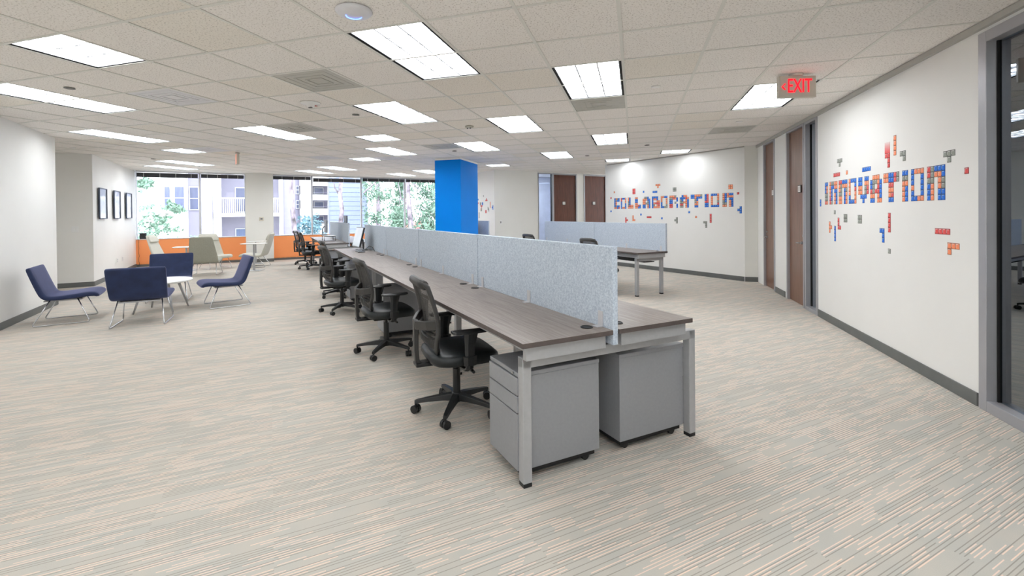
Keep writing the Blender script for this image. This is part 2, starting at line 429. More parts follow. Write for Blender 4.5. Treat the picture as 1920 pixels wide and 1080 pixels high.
# pillar between the windows
pa, pb = G(-16.72, 13.02), G(-15.86, 13.87)
d_ = Vector(G(-1, 1))-Vector(G(0, 0))
pil = MB().prism([pa, pb, tuple(Vector(pb)+d_*.9), tuple(Vector(pa)+d_*.9)], 0, H+.05).build('wall_pillar', M_wall2); struct(pil)
struct(MB().slab(pa, pb, 0, .095, .012, -1).build('baseboard_pillar', M_base))
# thermostat on the pillar
px_ = Vector(pa).lerp(Vector(pb), .56); rzP = math.atan2(pb[1]-pa[1], pb[0]-pa[0])
t = thing('thermostat', 'small square beige thermostat on the grey pillar between windows', 'thermostat', (px_.x, px_.y, 1.30), rzP)
MB().box(-.06, .06, -.02, -.001, -.05, .06).build('cover', mat('thermostat_plastic', (214, 206, 190), .5), t, bevel=.006)
MB().box(-.028, .028, -.024, -.019, -.012, .032).build('display', M_mgrey, t)
# blue column
c0, c1, c2 = G(-5.96, 11.19), G(-4.93, 11.19), G(-4.93, 13.1)
c3 = G(-5.96, 13.1)
colo = MB().prism([c0, c1, c2, c3], 0, 2.648).build('blue_column', M_blue, bevel=.006)
tag(colo, 'square bright blue column beyond the long desk row', 'column')
cc = MB().prism([c0, c1, c2, c3], 2.648, H).build('collar', M_white, colo)

# ---- ceiling: tees, tiles
def inside(i, j):
    if i > iR-.02 or j < -8.6: return False
    if i+j < -9.8 and not (j < i+22.2 and i-j > -21.8 and i-j < -16.6 and i+j > -16): return False
    if j-i > K-.2: return False
    if i > .02 and i+j > 16.05 and not (j-i < 21.5 and i+j > 16.4): return False
    if j-i > 21.5 and i+j > 11.0: return False
    return True
LIGHTS = [(-6, -1, 1, 'small square ceiling light at upper left, three panes wide'),
 (-2, 0, 2, 'large ceiling light panel right behind the round white access point'),
 (-9, 0, 2, 'long ceiling light cut by the left edge of the photo'),
 (-12, 3, 2, 'ceiling light nearest the white wall with the two left pictures'),
 (-8, 4, 2, 'ceiling light beside the grey vent, left of centre'),
 (-13, 6, 1, 'small pale square ceiling light beyond the left passage'),
 (-16, 8, 2, 'far ceiling light over the grey lounge chairs near the left windows'),
 (-18, 9, 2, 'farthest left ceiling light, along the left window head'),
 (-4, 3, 2, 'ceiling light behind the large one, left of the twin-eyed detector'),
 (-6, 6, 1, 'square ceiling light in line with the blue column, one bay nearer'),
 (-7, 8, 2, 'ceiling light left of the blue column top'),
 (-9, 10, 1, 'small far ceiling light left of the blue column, before the right windows'),
 (-12, 12, 2, 'far ceiling light above the window desks'),
 (-14, 13, 2, 'far ceiling light close to the window head, right of the grey pillar'),
 (-4, 8, 2, 'ceiling light touching the square vent by the blue column'),
 (-2, 5, 2, 'ceiling light right of the twin-eyed detector'),
 (0, 2, 2, 'bright ceiling light with a grey vent on its far side, top centre right'),
 (0, 8, 2, 'ceiling light in front of the collaboration wall'),
 (-2, 11, 2, 'ceiling light before the two dark doors'),
 (0, 14, 1, 'narrow ceiling light at the left end of the collaboration wall'),
 (-5, 14, 1, 'small ceiling light before the cream wall right of the blue column'),
 (3, 4, 2, 'ceiling light partly hidden by the red exit sign'),
 (2, 12, 1, 'narrow ceiling light washing the middle of the collaboration wall'),
 (-9, 15, 2, 'far ceiling light just left of the blue column edge'),
 (-11, 16, 2, 'ceiling light against the right window head')]
HID = [(3, -2, 2), (-3, -5, 2), (1, -5, 2), (-7, -5, 1), (3, -7, 2), (-1, -8, 1), (-18, 1, 1)]
VENTS = [(-4, 1, 0, 'grey square air diffuser nearest the camera, left of the big light'),
 (-7, 1, 1, 'shiny grey air grille at left, between two rows of lights'),
 (0, 4, 0, 'smudged grey vent behind the bright top centre light'),
 (-7, 4, 0, 'grey vent beside the ceiling light left of centre'),
 (-5, 8, 0, 'grey square vent touching the light by the blue column'),
 (-12, 6, 1, 'pale vent beside the small square light beyond the left passage'),
 (-10, 9, 1, 'pale bluish vent over the window desks'),
 (3, 8, 0, 'long grey vent near the two brown doors on the right'),
 (-8, 10, 1, 'pale four-way vent left of the blue column, near the far lights')]
occ = set()
for (i, j, n, *_) in LIGHTS+HID:
    for q in range(n): occ.add((i, j+q))
for (i, j, *_) in VENTS: occ.add((i, j))
ceil = sempty('ceiling')
MB().prism([G(-24, -9), G(5, -9), G(5, 12), G(9, 24), G(-9.5, 22), G(-20.6, 10.6)], H+.09, H+.16).build('ceiling_deck', M_dark, ceil)
def grot(): return -GY
# T bars, one joined part
mb = MB(); tw = .012
def seg_inside(fn, lo, hi, st=.125):
    out = []; cur = None; x = lo
    while x <= hi:
        ok = fn(x)
        if ok and cur is None: cur = x
        if not ok and cur is not None: out.append((cur, x)); cur = None
        x += st
    if cur is not None: out.append((cur, hi))
    return out
def bar(a0, a1, b0, b1, z0, z1):
    pts = [G(a0, b0), G(a1, b0), G(a1, b1), G(a0, b1)]; mb.prism(pts, z0, z1)
e = tw/T
for i in range(-24, 6):
    for a, b in seg_inside(lambda y: inside(i, y) or inside(i+.1, y) or inside(i-.1, y), -9, 26):
        bar(i-e, i+e, a, b, H, H+.003); bar(i-.002, i+.002, a, b, H+.003, H+.04)
for j in range(-9, 25):
    for a, b in seg_inside(lambda x: inside(x, j) or inside(x, j+.1) or inside(x, j-.1), -24, iR+.1):
        bar(a, b, j-e, j+e, H+.0004, H+.0034); bar(a, b, j-.002, j+.002, H+.003, H+.04)
o = mb.build('ceiling_tee_grid', M_teebar, ceil); o['kind'] = 'stuff'
# tiles
cells = []
for i in range(-24, 9):
    for j in range(-9, 28):
        if (i, j) in occ: continue
        if any(inside(i+x, j+y) for x in (.03, .5, .97) for y in (.03, .5, .97)):
            x, y = G(i+.5, j+.5); cells.append((math.hypot(x, y)+(6 if y < 0 else 0), i, j))
cells.sort()
hs = T/2-.006
tm = MB(); r_ = .004
tm.loft([[(-hs, -hs, .018), (hs, -hs, .018), (hs, hs, .018), (-hs, hs, .018)], [(-hs, -hs, .003), (hs, -hs, .003), (hs, hs, .003), (-hs, hs, .003)],
         [(-hs+r_, -hs+r_, 0), (hs-r_, -hs+r_, 0), (hs-r_, hs-r_, 0), (-hs+r_, hs-r_, 0)]])
t0 = None; rest = MB()
for n, (dd, i, j) in enumerate(cells):
    x, y = G(i+.5, j+.5)
    fully = all(inside(i+a, j+b) for a in (.0, .5, 1.) for b in (.0, .5, 1.))
    if n < 300:
        if t0 is None: t0 = tm.build('ceiling_tile', M_tile, ceil); o = t0
        else: o = t0.copy(); C.objects.link(o)
        o.location = (x, y, H+.0045); o.rotation_euler = (random.uniform(-.0012, .0012), random.uniform(-.0012, .0012), -GY)
    else:
        g = .006/T
        rest.prism([G(i+g, j+g), G(i+1-g, j+g), G(i+1-g, j+1-g), G(i+g, j+1-g)], H+.0045, H+.02)
o = rest.build('ceiling_tile', M_tile, ceil); o['kind'] = 'stuff'

# ---- recessed lights
def make_light(n, label, nm='ceiling_light'):
    t = thing(nm, label, 'light', group='recessed ceiling lights')
    W, D = T-2*tw, n*T-2*tw
    z0 = .0055
    MB().box(-W/2, -W/2+.018, -D/2, D/2, z0, .075).box(W/2-.018, W/2, -D/2, D/2, z0, .075).box(-W/2, W/2, -D/2, -D/2+.006, z0, .075).box(-W/2, W/2, D/2-.006, D/2, z0, .075).build('housing', M_dark, t)
    w2, d2 = W/2-.020, D/2-.008
    MB().box(-w2, w2, -d2, d2, .028, .034).build('diffuser', M_diff, t)
    lb = MB()
    for q in range(1, 3): x = -w2+q*2*w2/3; lb.box(x-.0055, x+.0055, -d2, d2, .012, .028)
    for q in range(1, 3*n): y = -d2+q*2*d2/(3*n); lb.box(-w2, w2, y-.0045, y+.0045, .014, .028)
    lb.box(-w2, -w2+.006, -d2, d2, .008, .03).box(w2-.006, w2, -d2, d2, .008, .03).box(-w2, w2, -d2, -d2+.005, .008, .03).box(-w2, w2, d2-.005, d2, .008, .03)
    lb.build('louver', M_louver, t)
    return t
LP = {1: make_light(1, LIGHTS[0][3]), 2: make_light(2, LIGHTS[1][3])}; usedL = set()
for (i, j, n, *lab) in LIGHTS+HID:
    x, y = G(i+.5, j+n/2)
    lab = lab[0] if lab else 'ceiling light outside the photograph, behind the camera %s' % {(3, -2): 'by the tinted glass', (-3, -5): 'at left', (1, -5): 'at right', (-7, -5): 'far left', (3, -7): 'far right', (-1, -8): 'at the rear', (-18, 1): 'inside the left passage'}[(i, j)]
    if n not in usedL: t = LP[n]; usedL.add(n); t.location = (x, y, H); t.rotation_euler = (0, 0, -GY); t['label'] = lab
    else: dup(LP[n], (x, y, H), -GY, lab)
# ---- vents
def make_vent(pale):
    t = thing('ceiling_vent', '', 'vent', group='metal ceiling vents'); mm = M_ventw if pale else M_vent
    W = T/2-tw
    MB().box(-W, W, -W, W, .004, .008).build('face_plate', mm, t, bevel=.001)
    for q, a in enumerate((.22, .15, .08)):
        z = .004-.0018*(q+1)
        f = MB(); b = a+.012
        for (x0, x1, y0, y1) in ((-b, b, -b, -a), (-b, b, a, b), (-b, -a, -a, a), (a, b, -a, a)): f.box(x0, x1, y0, y1, z, .004)
        f.build('cone_ring', mm, t)
    return t
vp = {}
for (i, j, pale, lab) in VENTS:
    x, y = G(i+.5, j+.5)
    if pale not in vp: vp[pale] = t = make_vent(pale); t.location = (x, y, H); t.rotation_euler = (0, 0, -GY); t['label'] = lab
    else: dup(vp[pale], (x, y, H), -GY, lab)
# ---- ceiling devices
x, y = G(-1.56, -.46)
t = thing('access_point', 'round white wireless access point with blue glowing arc on the ceiling', 'access point', (x, y, H))
MB().lathe([(.03, 0), (.112, 0), (.115, -.008), (.10, -.022), (.06, -.032), (.001, -.034)], 40).build('cover', mat('access_point_plastic', (222, 222, 226), .35), t, smooth=True)
arc = [(.048*math.cos(a), .048*math.sin(a), -.0345) for a in [math.radians(30+k*10) for k in range(18)]]
MB().tube(arc, .0032, 6).build('status_light', M_led, t)
def sprink(i, j, label, big=0):
    x, y = G(i, j); t = thing('sprinkler_cover', label, 'sprinkler', (x, y, H), group='round ceiling covers')
    MB().lathe([(.02, .004), (.045, 0), (.046, -.006), (.03, -.010), (.001, -.011)], 20).build('cap', M_dotgrey if big else M_white, t, smooth=True)
for a in [(-4.34, 3.72, 'small sprinkler cover left of the second large ceiling light', 1), (-7.45, .5, 'dark rimmed sprinkler cover near the top left square light', 1), (-15.23, 7.53, 'sprinkler cover high over the left far corner', 1),
          (1.49, 3.54, 'white domed cover right of the bright top centre light', 0), (1.52, 10.45, 'small round cover before the collaboration wall', 1), (-.49, 12.44, 'small round cover before the two dark doors', 1),
          (3.46, 7.33, 'small round cover beside the long vent on the right', 0), (-4.49, 9.51, 'small cover just in front of the blue column', 1), (-14.69, 4.77, 'round pale speaker cover above the left passage', 0)]: sprink(*a)
x, y = G(-4.54, 2.58)
t = thing('fire_alarm', 'white round ceiling alarm printed with red FIRE', 'alarm', (x, y, H), -GY)
MB().lathe([(.02, 0), (.11, 0), (.105, -.012), (.05, -.02), (.04, -.045), (.001, -.05)], 28).build('dome', M_white, t, smooth=True)
MB().box(-.02, .02, -.012, .012, -.058, -.048).build('strobe_lens', M_dotgrey, t, bevel=.003)
def text(s_, size, mt, parent, loc, rot, ext=.002, name='lettering', sp_=1.0, sx=1.0):
    cu = bpy.data.curves.new(name, 'FONT'); cu.body = s_; cu.size = size; cu.extrude = ext; cu.align_x = 'CENTER'; cu.align_y = 'CENTER'; cu.space_character = sp_
    tmp = bpy.data.objects.new('tmp', cu); C.objects.link(tmp)
    dg = bpy.context.evaluated_depsgraph_get(); me = bpy.data.meshes.new_from_object(tmp.evaluated_get(dg))
    bpy.data.objects.remove(tmp); me.materials.clear(); me.materials.append(mt)
    for v in me.vertices: v.co.x *= sx
    o = bpy.data.objects.new(name, me); C.objects.link(o); o.parent = parent; o.location = loc; o.rotation_euler = rot; return o
text('FIRE', .045, M_dotred, t, (.0, .062, -.0225), (PI, 0, PI*.0), .002)
x, y = G(-2.58, 5.72)
t = thing('smoke_detector', 'small twin-eyed grey detector on the ceiling at centre', 'detector', (x, y, H), -GY)
MB().lathe([(.02, 0), (.062, 0), (.06, -.015), (.035, -.025), (.001, -.027)], 24).build('body', M_vent, t, smooth=True)
for sx in (-1, 1): MB().cyl((sx*.022, -.02, -.02), (sx*.022, -.024, -.036), .009, .008, 10).build('lamp_eye', M_mdark, t)
# ---- exit signs
def exit_sign(name, x, y, rz, label, front):
    t = thing(name, label, 'exit sign', (x, y, H), rz)
    MB().lathe([(.02, 0), (.06, 0), (.055, -.018), (.001, -.02)], 20).build('canopy', M_exit, t)
    MB().box(-.17, .17, -.024, .024, -.222, -.018).build('housing', M_exit, t, bevel=.005)
    for sy in ((-1, 1) if front else (1,)):
        fr = MB().box(-.165, .165, min(sy*.022, sy*.027), max(sy*.022, sy*.027), -.216, -.024).build('face_plate', M_exit, t)
    if front:
        sg = -1
        text('EXIT', .185, M_red, t, (.014, -.029, -.120), (PI/2, 0, 0), .003, sx=.60)
        a = MB(); a.tube([(-.120, -.030, -.094), (-.148, -.030, -.122), (-.120, -.030, -.150)], .0065, 4); a.build('arrow', M_red, t)
    return t
# ---- doors and glazed openings on the right wall
def nR(): return head(*(Vector(G(-1, 0))-Vector(G(0, 0))))
rzR = math.atan2((Vector(G(0, 1))-Vector(G(0, 0))).y, (Vector(G(0, 1))-Vector(G(0, 0))).x)    # local x along +j ; local y = left of it = towards room
def on_right(j): x, y = R(j); return (x, y)
def door(n, loc, rz, wd, ht, frame_w, mt, handle_x, label=None, hz=.95, facing=1):
    """door unit: local x along the wall, local +y towards the room"""
    t = sempty('door_%d' % n, (*loc, 0), rz)
    f = frame_w
    MB().box(-f, 0, -.09, .012, 0, ht+f).box(wd, wd+f, -.09, .012, 0, ht+f).box(0, wd, -.09, .012, ht, ht+f).build('door_frame', M_alu, t, bevel=.003)
    MB().box(.004, wd-.004, -.065, -.025, .008, ht-.004).build('door_leaf', mt, t, bevel=.002)
    hx = handle_x
    h = MB().cyl((hx, -.026, hz), (hx, .02, hz), .026, .022, 14).cyl((hx, .02, hz), (hx, .04, hz), .009, .009, 8)
    d = 1 if hx < wd/2 else -1
    h.tube([(hx, .04, hz), (hx+d*.02, .043, hz), (hx+d*.11, .043, hz-.004)], .008, 8)
    h.build('door_handle', M_chrome, t)
    MB().cyl((hx, -.026, hz+.10), (hx, -.008, hz+.10), .022, .02, 12).build('lock_cylinder', M_chrome, t)
    return t
# local x along +j, +y = left of it = room side (towards -i)
dR2 = door(1, on_right(7.73), rzR, T*(8.87-7.73), 2.62, .045, M_doorl, .06, hz=.93)
dR1 = door(2, on_right(10.06), rzR, T*(11.06-10.06), 2.62, .045, M_doorl, T*1.0-.10, hz=.92)
def door_sign(x, y, z, rz, label, name='door_sign'):
    t = thing(name, label, 'sign', (x, y, z), rz, 'small white door signs')
    MB().box(-.062, .062, -.02, -.008, -.055, .055).build('backing', M_mdark, t, bevel=.003)
    MB().box(-.05, .05, -.009, -.005, -.045, .045).build('paper', M_paper, t)
    for q in range(3): MB().box(-.028+.004*q, .028-.004*q, -.0055, -.0042, .012-.018*q, .018-.018*q).build('print_line', M_dotgrey, t)
    return t
for j, lab in ((8.06, 'white square sign on the nearer brown door at right'), (10.24, 'white square sign on the farther brown door at right')):
    x, y = R(j); door_sign(x, y, 1.72, rzR, lab)
# sidelight
def glazed(n, loc, rz, wd, z0, z1, f, glassm, fm=M_alu, mulls=()):
    t = sempty('window_%d' % n, (*loc, 0), rz)
    MB().box(0, f, -.10, .012, z0, z1).box(wd-f, wd, -.10, .012, z0, z1).box(f, wd-f, -.10, .012, z0, z0+f).box(f, wd-f, -.10, .012, z1-f, z1).build('frame', fm, t, bevel=.003)
    for m_ in mulls: MB().box(m_-f/2, m_+f/2, -.09, .008, z0+f, z1-f).build('mullion', fm, t)
    MB().box(f*.7, f+.012, -.075, -.045, z0+f*.7, z1-f*.7).box(wd-f-.012, wd-f*.7, -.075, -.045, z0+f*.7, z1-f*.7).build('gasket', M_dark, t)
    MB().box(f*.8, wd-f*.8, -.062, -.056, z0+f*.8, z1-f*.8).build('pane', glassm, t)
    return t
glazed(3, on_right(6.86), rzR, T*(7.62-6.86), 0, 2.66, .05, M_glass_dark)
glazed(4, on_right(-2.6), rzR, T*(2.07+2.6), 0, 2.62, .075, M_glass_dark, mulls=(T*2.1,))
# dark office behind the glass
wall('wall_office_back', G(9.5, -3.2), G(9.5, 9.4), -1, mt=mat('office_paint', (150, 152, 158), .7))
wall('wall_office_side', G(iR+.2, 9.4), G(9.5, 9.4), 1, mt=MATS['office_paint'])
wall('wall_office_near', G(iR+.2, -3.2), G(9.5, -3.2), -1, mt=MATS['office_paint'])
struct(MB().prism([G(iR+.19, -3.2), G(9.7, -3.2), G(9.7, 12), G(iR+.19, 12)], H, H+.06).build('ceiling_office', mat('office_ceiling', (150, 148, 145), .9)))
# back wall: sidelight + two doors; local x along +i+j, room on the right of it -> use reversed direction
bkdir = Vector(Bk(0))-Vector(Bk(1)); rzB = math.atan2(bkdir.y, bkdir.x)      # local x runs towards -i, +y to the room
Q = T*math.sqrt(2)
dB1 = door(3, Bk(-1.79), rzB, Q*(2.78-1.79), 2.62, .045, M_door, .08)
dB2 = door(4, Bk(-.37), rzB, Q*(1.37-.37), 2.62, .045, mat_ if False else M_door, .08)
glazed(5, Bk(-2.82), rzB, Q*(3.46-2.82), 0, 2.66, .03, M_glass_side)
for i, lab in ((-2.33, 'small white sign on the left dark walnut door'), (-.93, 'small white sign on the right dark walnut door')):
    p = Vector(Bk(i)); n_ = (Vector(G(1, -1))-Vector(G(0, 0))).normalized(); door_sign(p.x, p.y, 1.715, rzB, lab)
bo = mat('pale_blue_room_paint', (206, 212, 226), .7)
wall('wall_backroom', G(-8, 17.6), G(-1, 24.6), 1, mt=bo)
wall('wall_backroom_left', G(-5.4, 16.6), G(-8, 19.2), -1, mt=bo); wall('wall_backroom_right', G(-1.6, 20.0), G(-3, 22.6), -1, mt=bo)
struct(MB().prism([G(-8, 17.5), G(-5, 16.6), G(-1.4, 20.1), G(-1, 24.6)], H, H+.06).build('ceiling_backroom', M_white))
bl = bpy.data.lights.new('backroom_lamp', 'AREA'); bl.energy = 35; bl.size = .6; blo = bpy.data.objects.new('backroom_lamp', bl); C.objects.link(blo)
x, y = G(-4.3, 19.6); blo.location = (x, y, H-.03)
# walls end closers
wall('wall_corridor_back', G(.06, 16.2), G(4.6, 12.1), -1)

# ---- exit signs placed
ex = Vector(G(3.5, 3.55)); exit_sign('exit_sign', ex.x, ex.y, math.radians(-2), 'hanging exit sign with red EXIT letters and left arrow', True)
ex = Vector(G(-11.3, 7.4))
t2 = thing('exit_sign', 'small reddish exit sign seen edge-on above the lounge', 'exit sign', (ex.x, ex.y, H), math.atan2(ex.y, ex.x)+math.radians(5))
MB().lathe([(.02, 0), (.05, 0), (.045, -.015), (.001, -.018)], 16).build('canopy', M_exit, t2)
MB().box(-.14, .14, -.022, .022, -.235, -.015).build('housing', M_exit, t2, bevel=.004)
MB().box(-.13, .13, .022, .026, -.225, -.025).build('face_plate', mat('exit_face_pink', (236, 170, 150), .5, emit=.2), t2)
# ---- switches and outlets
p = Vector(P_L2).lerp(Vector(pd), .10)
dv = Vector(pd)-Vector(P_L2); rzS = math.atan2(-dv.y, -dv.x)
t = thing('light_switch', 'double white light switch on the grey passage wall', 'switch', (p.x, p.y, 1.17), rzS)
MB().box(-.058, .058, -.008, -.0005, -.06, .06).build('plate', M_white, t, bevel=.003)
for sx in (-.024, .024): MB().box(sx-.015, sx+.015, -.013, -.007, -.032, .032).build('rocker', M_white, t, bevel=.002)
rzL = math.atan2(P_W0[1]-P_L2[1], P_W0[0]-P_L2[0])     # along the left far wall; room is on the right side -> -y local
def on_left(j, z, off=.0): x, y = L(j); return (x, y, z)
for j, lab in ((7.95, 'white outlet plate low on the white wall, nearer of two'), (8.5, 'white outlet plate low on the white wall, farther of two')):
    t = thing('wall_outlet', lab, 'outlet', on_left(j, .37), rzL)
    MB().box(-.04, .04, -.007, -.0005, -.06, .06).build('plate', M_white, t, bevel=.003)
    MB().box(-.017, .017, -.009, -.006, -.038, -.008).box(-.017, .017, -.009, -.006, .008, .038).build('socket', M_louver, t)
x, y = P_F0; pz = Vector(P_F0).lerp(Vector(Bk(-3.46)), .13); rzBk = math.atan2(-bkdir.y, -bkdir.x)
t = thing('light_switch', 'small switch plate on the cream wall behind the blue column', 'switch', (pz.x, pz.y, 1.14), rzBk)
MB().box(-.04, .04, -.007, -.0005, -.06, .06).build('plate', M_white, t, bevel=.003)
MB().box(-.015, .015, -.012, -.006, -.03, .03).build('rocker', M_dotgrey, t, bevel=.002)

# ---- pictures on the left walls
def pic_mat(seed, a, b, c):
    mt, nt, bs = node_mat('framed_print'); tc = nd(nt, 'ShaderNodeTexCoord')
    mp = nd(nt, 'ShaderNodeMapping'); mp.inputs['Location'].default_value = (seed*3.1, seed, 0); nt.links.new(tc.outputs['Object'], mp.inputs[0])
    n1 = nd(nt, 'ShaderNodeTexNoise'); n1.inputs['Scale'].default_value = 6; n1.inputs['Detail'].default_value = 5; nt.links.new(mp.outputs[0], n1.inputs['Vector'])
    r = nd(nt, 'ShaderNodeValToRGB'); nt.links.new(n1.outputs['Fac'], r.inputs[0]); cr_ = r.color_ramp
    cr_.elements[0].position = .35; cr_.elements[0].color = (*lin(a), 1); cr_.elements[1].position = .65; cr_.elements[1].color = (*lin(c), 1)
    ee = cr_.elements.new(.5); ee.color = (*lin(b), 1)
    nt.links.new(r.outputs[0], bs.inputs['Base Color']); bs.inputs['Roughness'].default_value = .12; bs.inputs['Coat Weight'].default_value = .5
    return mt
M_frame = mat('slate_picture_frame', (70, 78, 96), .4, .3)
for n, (j0, j1, lab, cols) in enumerate([(.90, 1.56, 'tall framed print at the left photo edge', ((96, 128, 170), (130, 160, 196), (180, 200, 220))),
      (2.29, 2.92, 'tall framed misty blue print on the near left wall', ((150, 170, 190), (190, 202, 216), (238, 240, 246))),
      (6.31, 6.95, 'pale grey-blue framed print, nearest of three in a row', ((196, 208, 220), (206, 216, 226), (216, 222, 232))),
      (7.64, 8.28, 'framed print with a white streak, middle of three', ((180, 192, 214), (206, 212, 228), (244, 246, 250))),
      (8.97, 9.64, 'framed pale print nearest the windows, last of three', ((190, 200, 220), (224, 228, 238), (246, 246, 250)))]):
    c = (Vector(L(j0))+Vector(L(j1)))/2; hw = Q*(j1-j0)/2; hh = .33
    t = thing('framed_picture', lab, 'picture', (c.x, c.y, 1.70), rzL, 'framed prints on the left walls')
    f = .018
    MB().box(-hw, -hw+f, -.028, -.001, -hh, hh).box(hw-f, hw, -.028, -.001, -hh, hh).box(-hw, hw, -.028, -.001, hh-f, hh).box(-hw, hw, -.028, -.001, -hh, -hh+f).build('picture_frame', M_frame, t, bevel=.002)
    MB().box(-hw+f*.5, hw-f*.5, -.012, -.003, -hh+f*.5, hh-f*.5).build('print', pic_mat(n+1, *cols), t)

# ---- block decals
def cellgeo(mb, x, z, s, mi):             # local: x right, z up, -y towards the room
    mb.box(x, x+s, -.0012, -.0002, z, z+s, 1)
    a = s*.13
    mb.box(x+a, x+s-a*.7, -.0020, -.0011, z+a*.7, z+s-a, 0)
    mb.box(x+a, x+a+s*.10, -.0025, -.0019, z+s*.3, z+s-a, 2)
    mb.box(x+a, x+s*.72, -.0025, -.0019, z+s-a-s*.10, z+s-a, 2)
def decal(pat, x0, ztop, s, base_p, dirv, label, name, cat='wall decal', group=None, fade=False):
    """pattern rows top-down; x0 metres along the wall from base point"""
    p = Vector(base_p)+dirv*x0; rz = math.atan2(dirv.y, dirv.x)
    used = [c for c in 'BORG' if any(c in r for r in pat)]
    mats = []; idx = {}
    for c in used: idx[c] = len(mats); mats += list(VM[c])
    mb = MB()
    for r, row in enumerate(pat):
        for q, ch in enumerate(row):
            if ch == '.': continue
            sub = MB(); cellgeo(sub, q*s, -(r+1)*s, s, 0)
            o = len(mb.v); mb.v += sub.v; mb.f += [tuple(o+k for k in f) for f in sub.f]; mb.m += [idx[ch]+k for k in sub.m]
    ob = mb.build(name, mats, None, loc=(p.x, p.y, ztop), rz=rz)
    tag(ob, label, cat, group)
    if fade:
        for k in range(8):
            f_ = k/8; c_ = tuple(int(a+(b-a)*f_) for a, b in zip((232, 92, 92), (236, 230, 226)))
            MB().box(0, 2*s, -.0018, -.0002, k*s*.28, (k+1)*s*.28).build('faded_trail', mat('vinyl_fade_%d' % k, c_, .5, var=0), ob)
    return ob
# innovation wall : metres measured towards the camera from j = 6.86
dI = (Vector(G(0, 0))-Vector(G(0, 1))).normalized(); bI = R(6.86); SI = .0475
def jx(j): return (6.86-j)*T
decal(['BB', 'BO', 'BO', 'GG', 'GG', 'RO'], 0.240, 1.752, 0.0466, bI, dI, 'first letter I, leftmost block letter of the INNOVATION wall word', 'letter_i', group='block letters INNOVATION')
decal(['OGGOO', 'OBBOO', 'OB.BB', 'OB.OB', 'RB.OB', 'RG.OB'], 0.380, 1.752, 0.0466, bI, dI, 'first letter N of the INNOVATION wall word, second block letter', 'letter_n', group='block letters INNOVATION')
decal(['RRBBB', 'OGOOO', 'OG.BG', 'GG.BO', 'OO.BO', 'OO.BO'], 0.650, 1.752, 0.0466, bI, dI, 'second letter N of the INNOVATION wall word, with blue top right corner', 'letter_n', group='block letters INNOVATION')
decal(['OBBB', 'O..B', 'O..R', 'O..O', 'B..O', 'BBBO'], 0.918, 1.752, 0.0466, bI, dI, 'first letter O of the INNOVATION wall word, narrow ring of blocks', 'letter_o', group='block letters INNOVATION')
decal(['BB.BB', 'BB.OO', 'OO.GR', 'OO.GR', '.BBB.', '..B..'], 1.149, 1.752, 0.0466, bI, dI, 'block letter V of the INNOVATION wall word, pointed foot', 'letter_v', group='block letters INNOVATION')
decal(['.OOO.', 'BGGOB', 'BG.RB', 'RGRRB', 'OO.OB', 'BB.OO'], 1.413, 1.752, 0.0466, bI, dI, 'block letter A of the INNOVATION wall word with small hole', 'letter_a', group='block letters INNOVATION')
decal(['OOBBRG', 'OOBBRG', '..RR..', '..OO..', '..OR..', '..BB..'], 1.675, 1.752, 0.0466, bI, dI, 'block letter T of the INNOVATION wall word, wide two-row bar', 'letter_t', group='block letters INNOVATION')
decal(['BB', 'GG', 'OO', 'OB', 'OB', 'OB'], 2.003, 1.752, 0.0466, bI, dI, 'second letter I of the INNOVATION wall word, after the T', 'letter_i', group='block letters INNOVATION')
decal(['BOOO', 'B..B', 'B..B', 'O..B', 'B..B', 'BBOO'], 2.143, 1.752, 0.0466, bI, dI, 'second letter O of the INNOVATION wall word, tall blue ring', 'letter_o', group='block letters INNOVATION')
decal(['RGBBB', 'RGOOB', 'GG.OG', 'BO.OG', 'BO.BB', 'BO.BB'], 2.374, 1.752, 0.0466, bI, dI, 'last and largest looking letter N of the INNOVATION wall word', 'letter_n', group='block letters INNOVATION')
decal(['GGG', '.G.'], 0.609, 2.008, 0.0466, bI, dI, 'grey T-shaped block decal above the first letters of INNOVATION', 'block_decal', group='falling block decals around INNOVATION')
decal(['RRRR'], 0.501, 1.849, 0.0466, bI, dI, 'red row of four blocks above the first letter N of INNOVATION', 'block_decal', group='falling block decals around INNOVATION')
decal(['O'], 0.848, 1.853, 0.0466, bI, dI, 'single orange block above the second letter N of INNOVATION', 'block_decal', group='falling block decals around INNOVATION')
decal(['BBBB'], 1.239, 1.850, 0.0466, bI, dI, 'blue row of four blocks above the V of INNOVATION', 'block_decal', group='falling block decals around INNOVATION')
decal(['B', 'B'], 0.068, 1.544, 0.0466, bI, dI, 'two stacked blue blocks left of INNOVATION beside the glass', 'block_decal', group='falling block decals around INNOVATION')
decal(['G'], 0.512, 1.399, 0.0466, bI, dI, 'single grey block just under the start of INNOVATION', 'block_decal', group='falling block decals around INNOVATION')
decal(['GG', 'GG'], 0.782, 1.354, 0.0466, bI, dI, 'grey two by two block decal under the second N, left of its twin', 'block_decal', group='falling block decals around INNOVATION')
decal(['GG', 'GG'], 1.136, 1.348, 0.0466, bI, dI, 'grey two by two block decal under the first O, right of its twin', 'block_decal', group='falling block decals around INNOVATION')
decal(['R.', 'R.', 'RR'], 0.617, 1.311, 0.0466, bI, dI, 'red L-shaped block decal below the first letters of INNOVATION', 'block_decal', group='falling block decals around INNOVATION')
decal(['O.', 'OO', 'O.'], 0.359, 1.261, 0.0466, bI, dI, 'orange sideways T block decal at lower left of INNOVATION', 'block_decal', group='falling block decals around INNOVATION')
decal(['B', 'B', 'B', 'B'], 0.518, 1.211, 0.0466, bI, dI, 'blue upright bar of four blocks at lower left of INNOVATION', 'block_decal', group='falling block decals around INNOVATION')
decal(['BB', '.B', '.B'], 1.599, 1.219, 0.0466, bI, dI, 'blue hooked block decal below the T of INNOVATION', 'block_decal', group='falling block decals around INNOVATION')
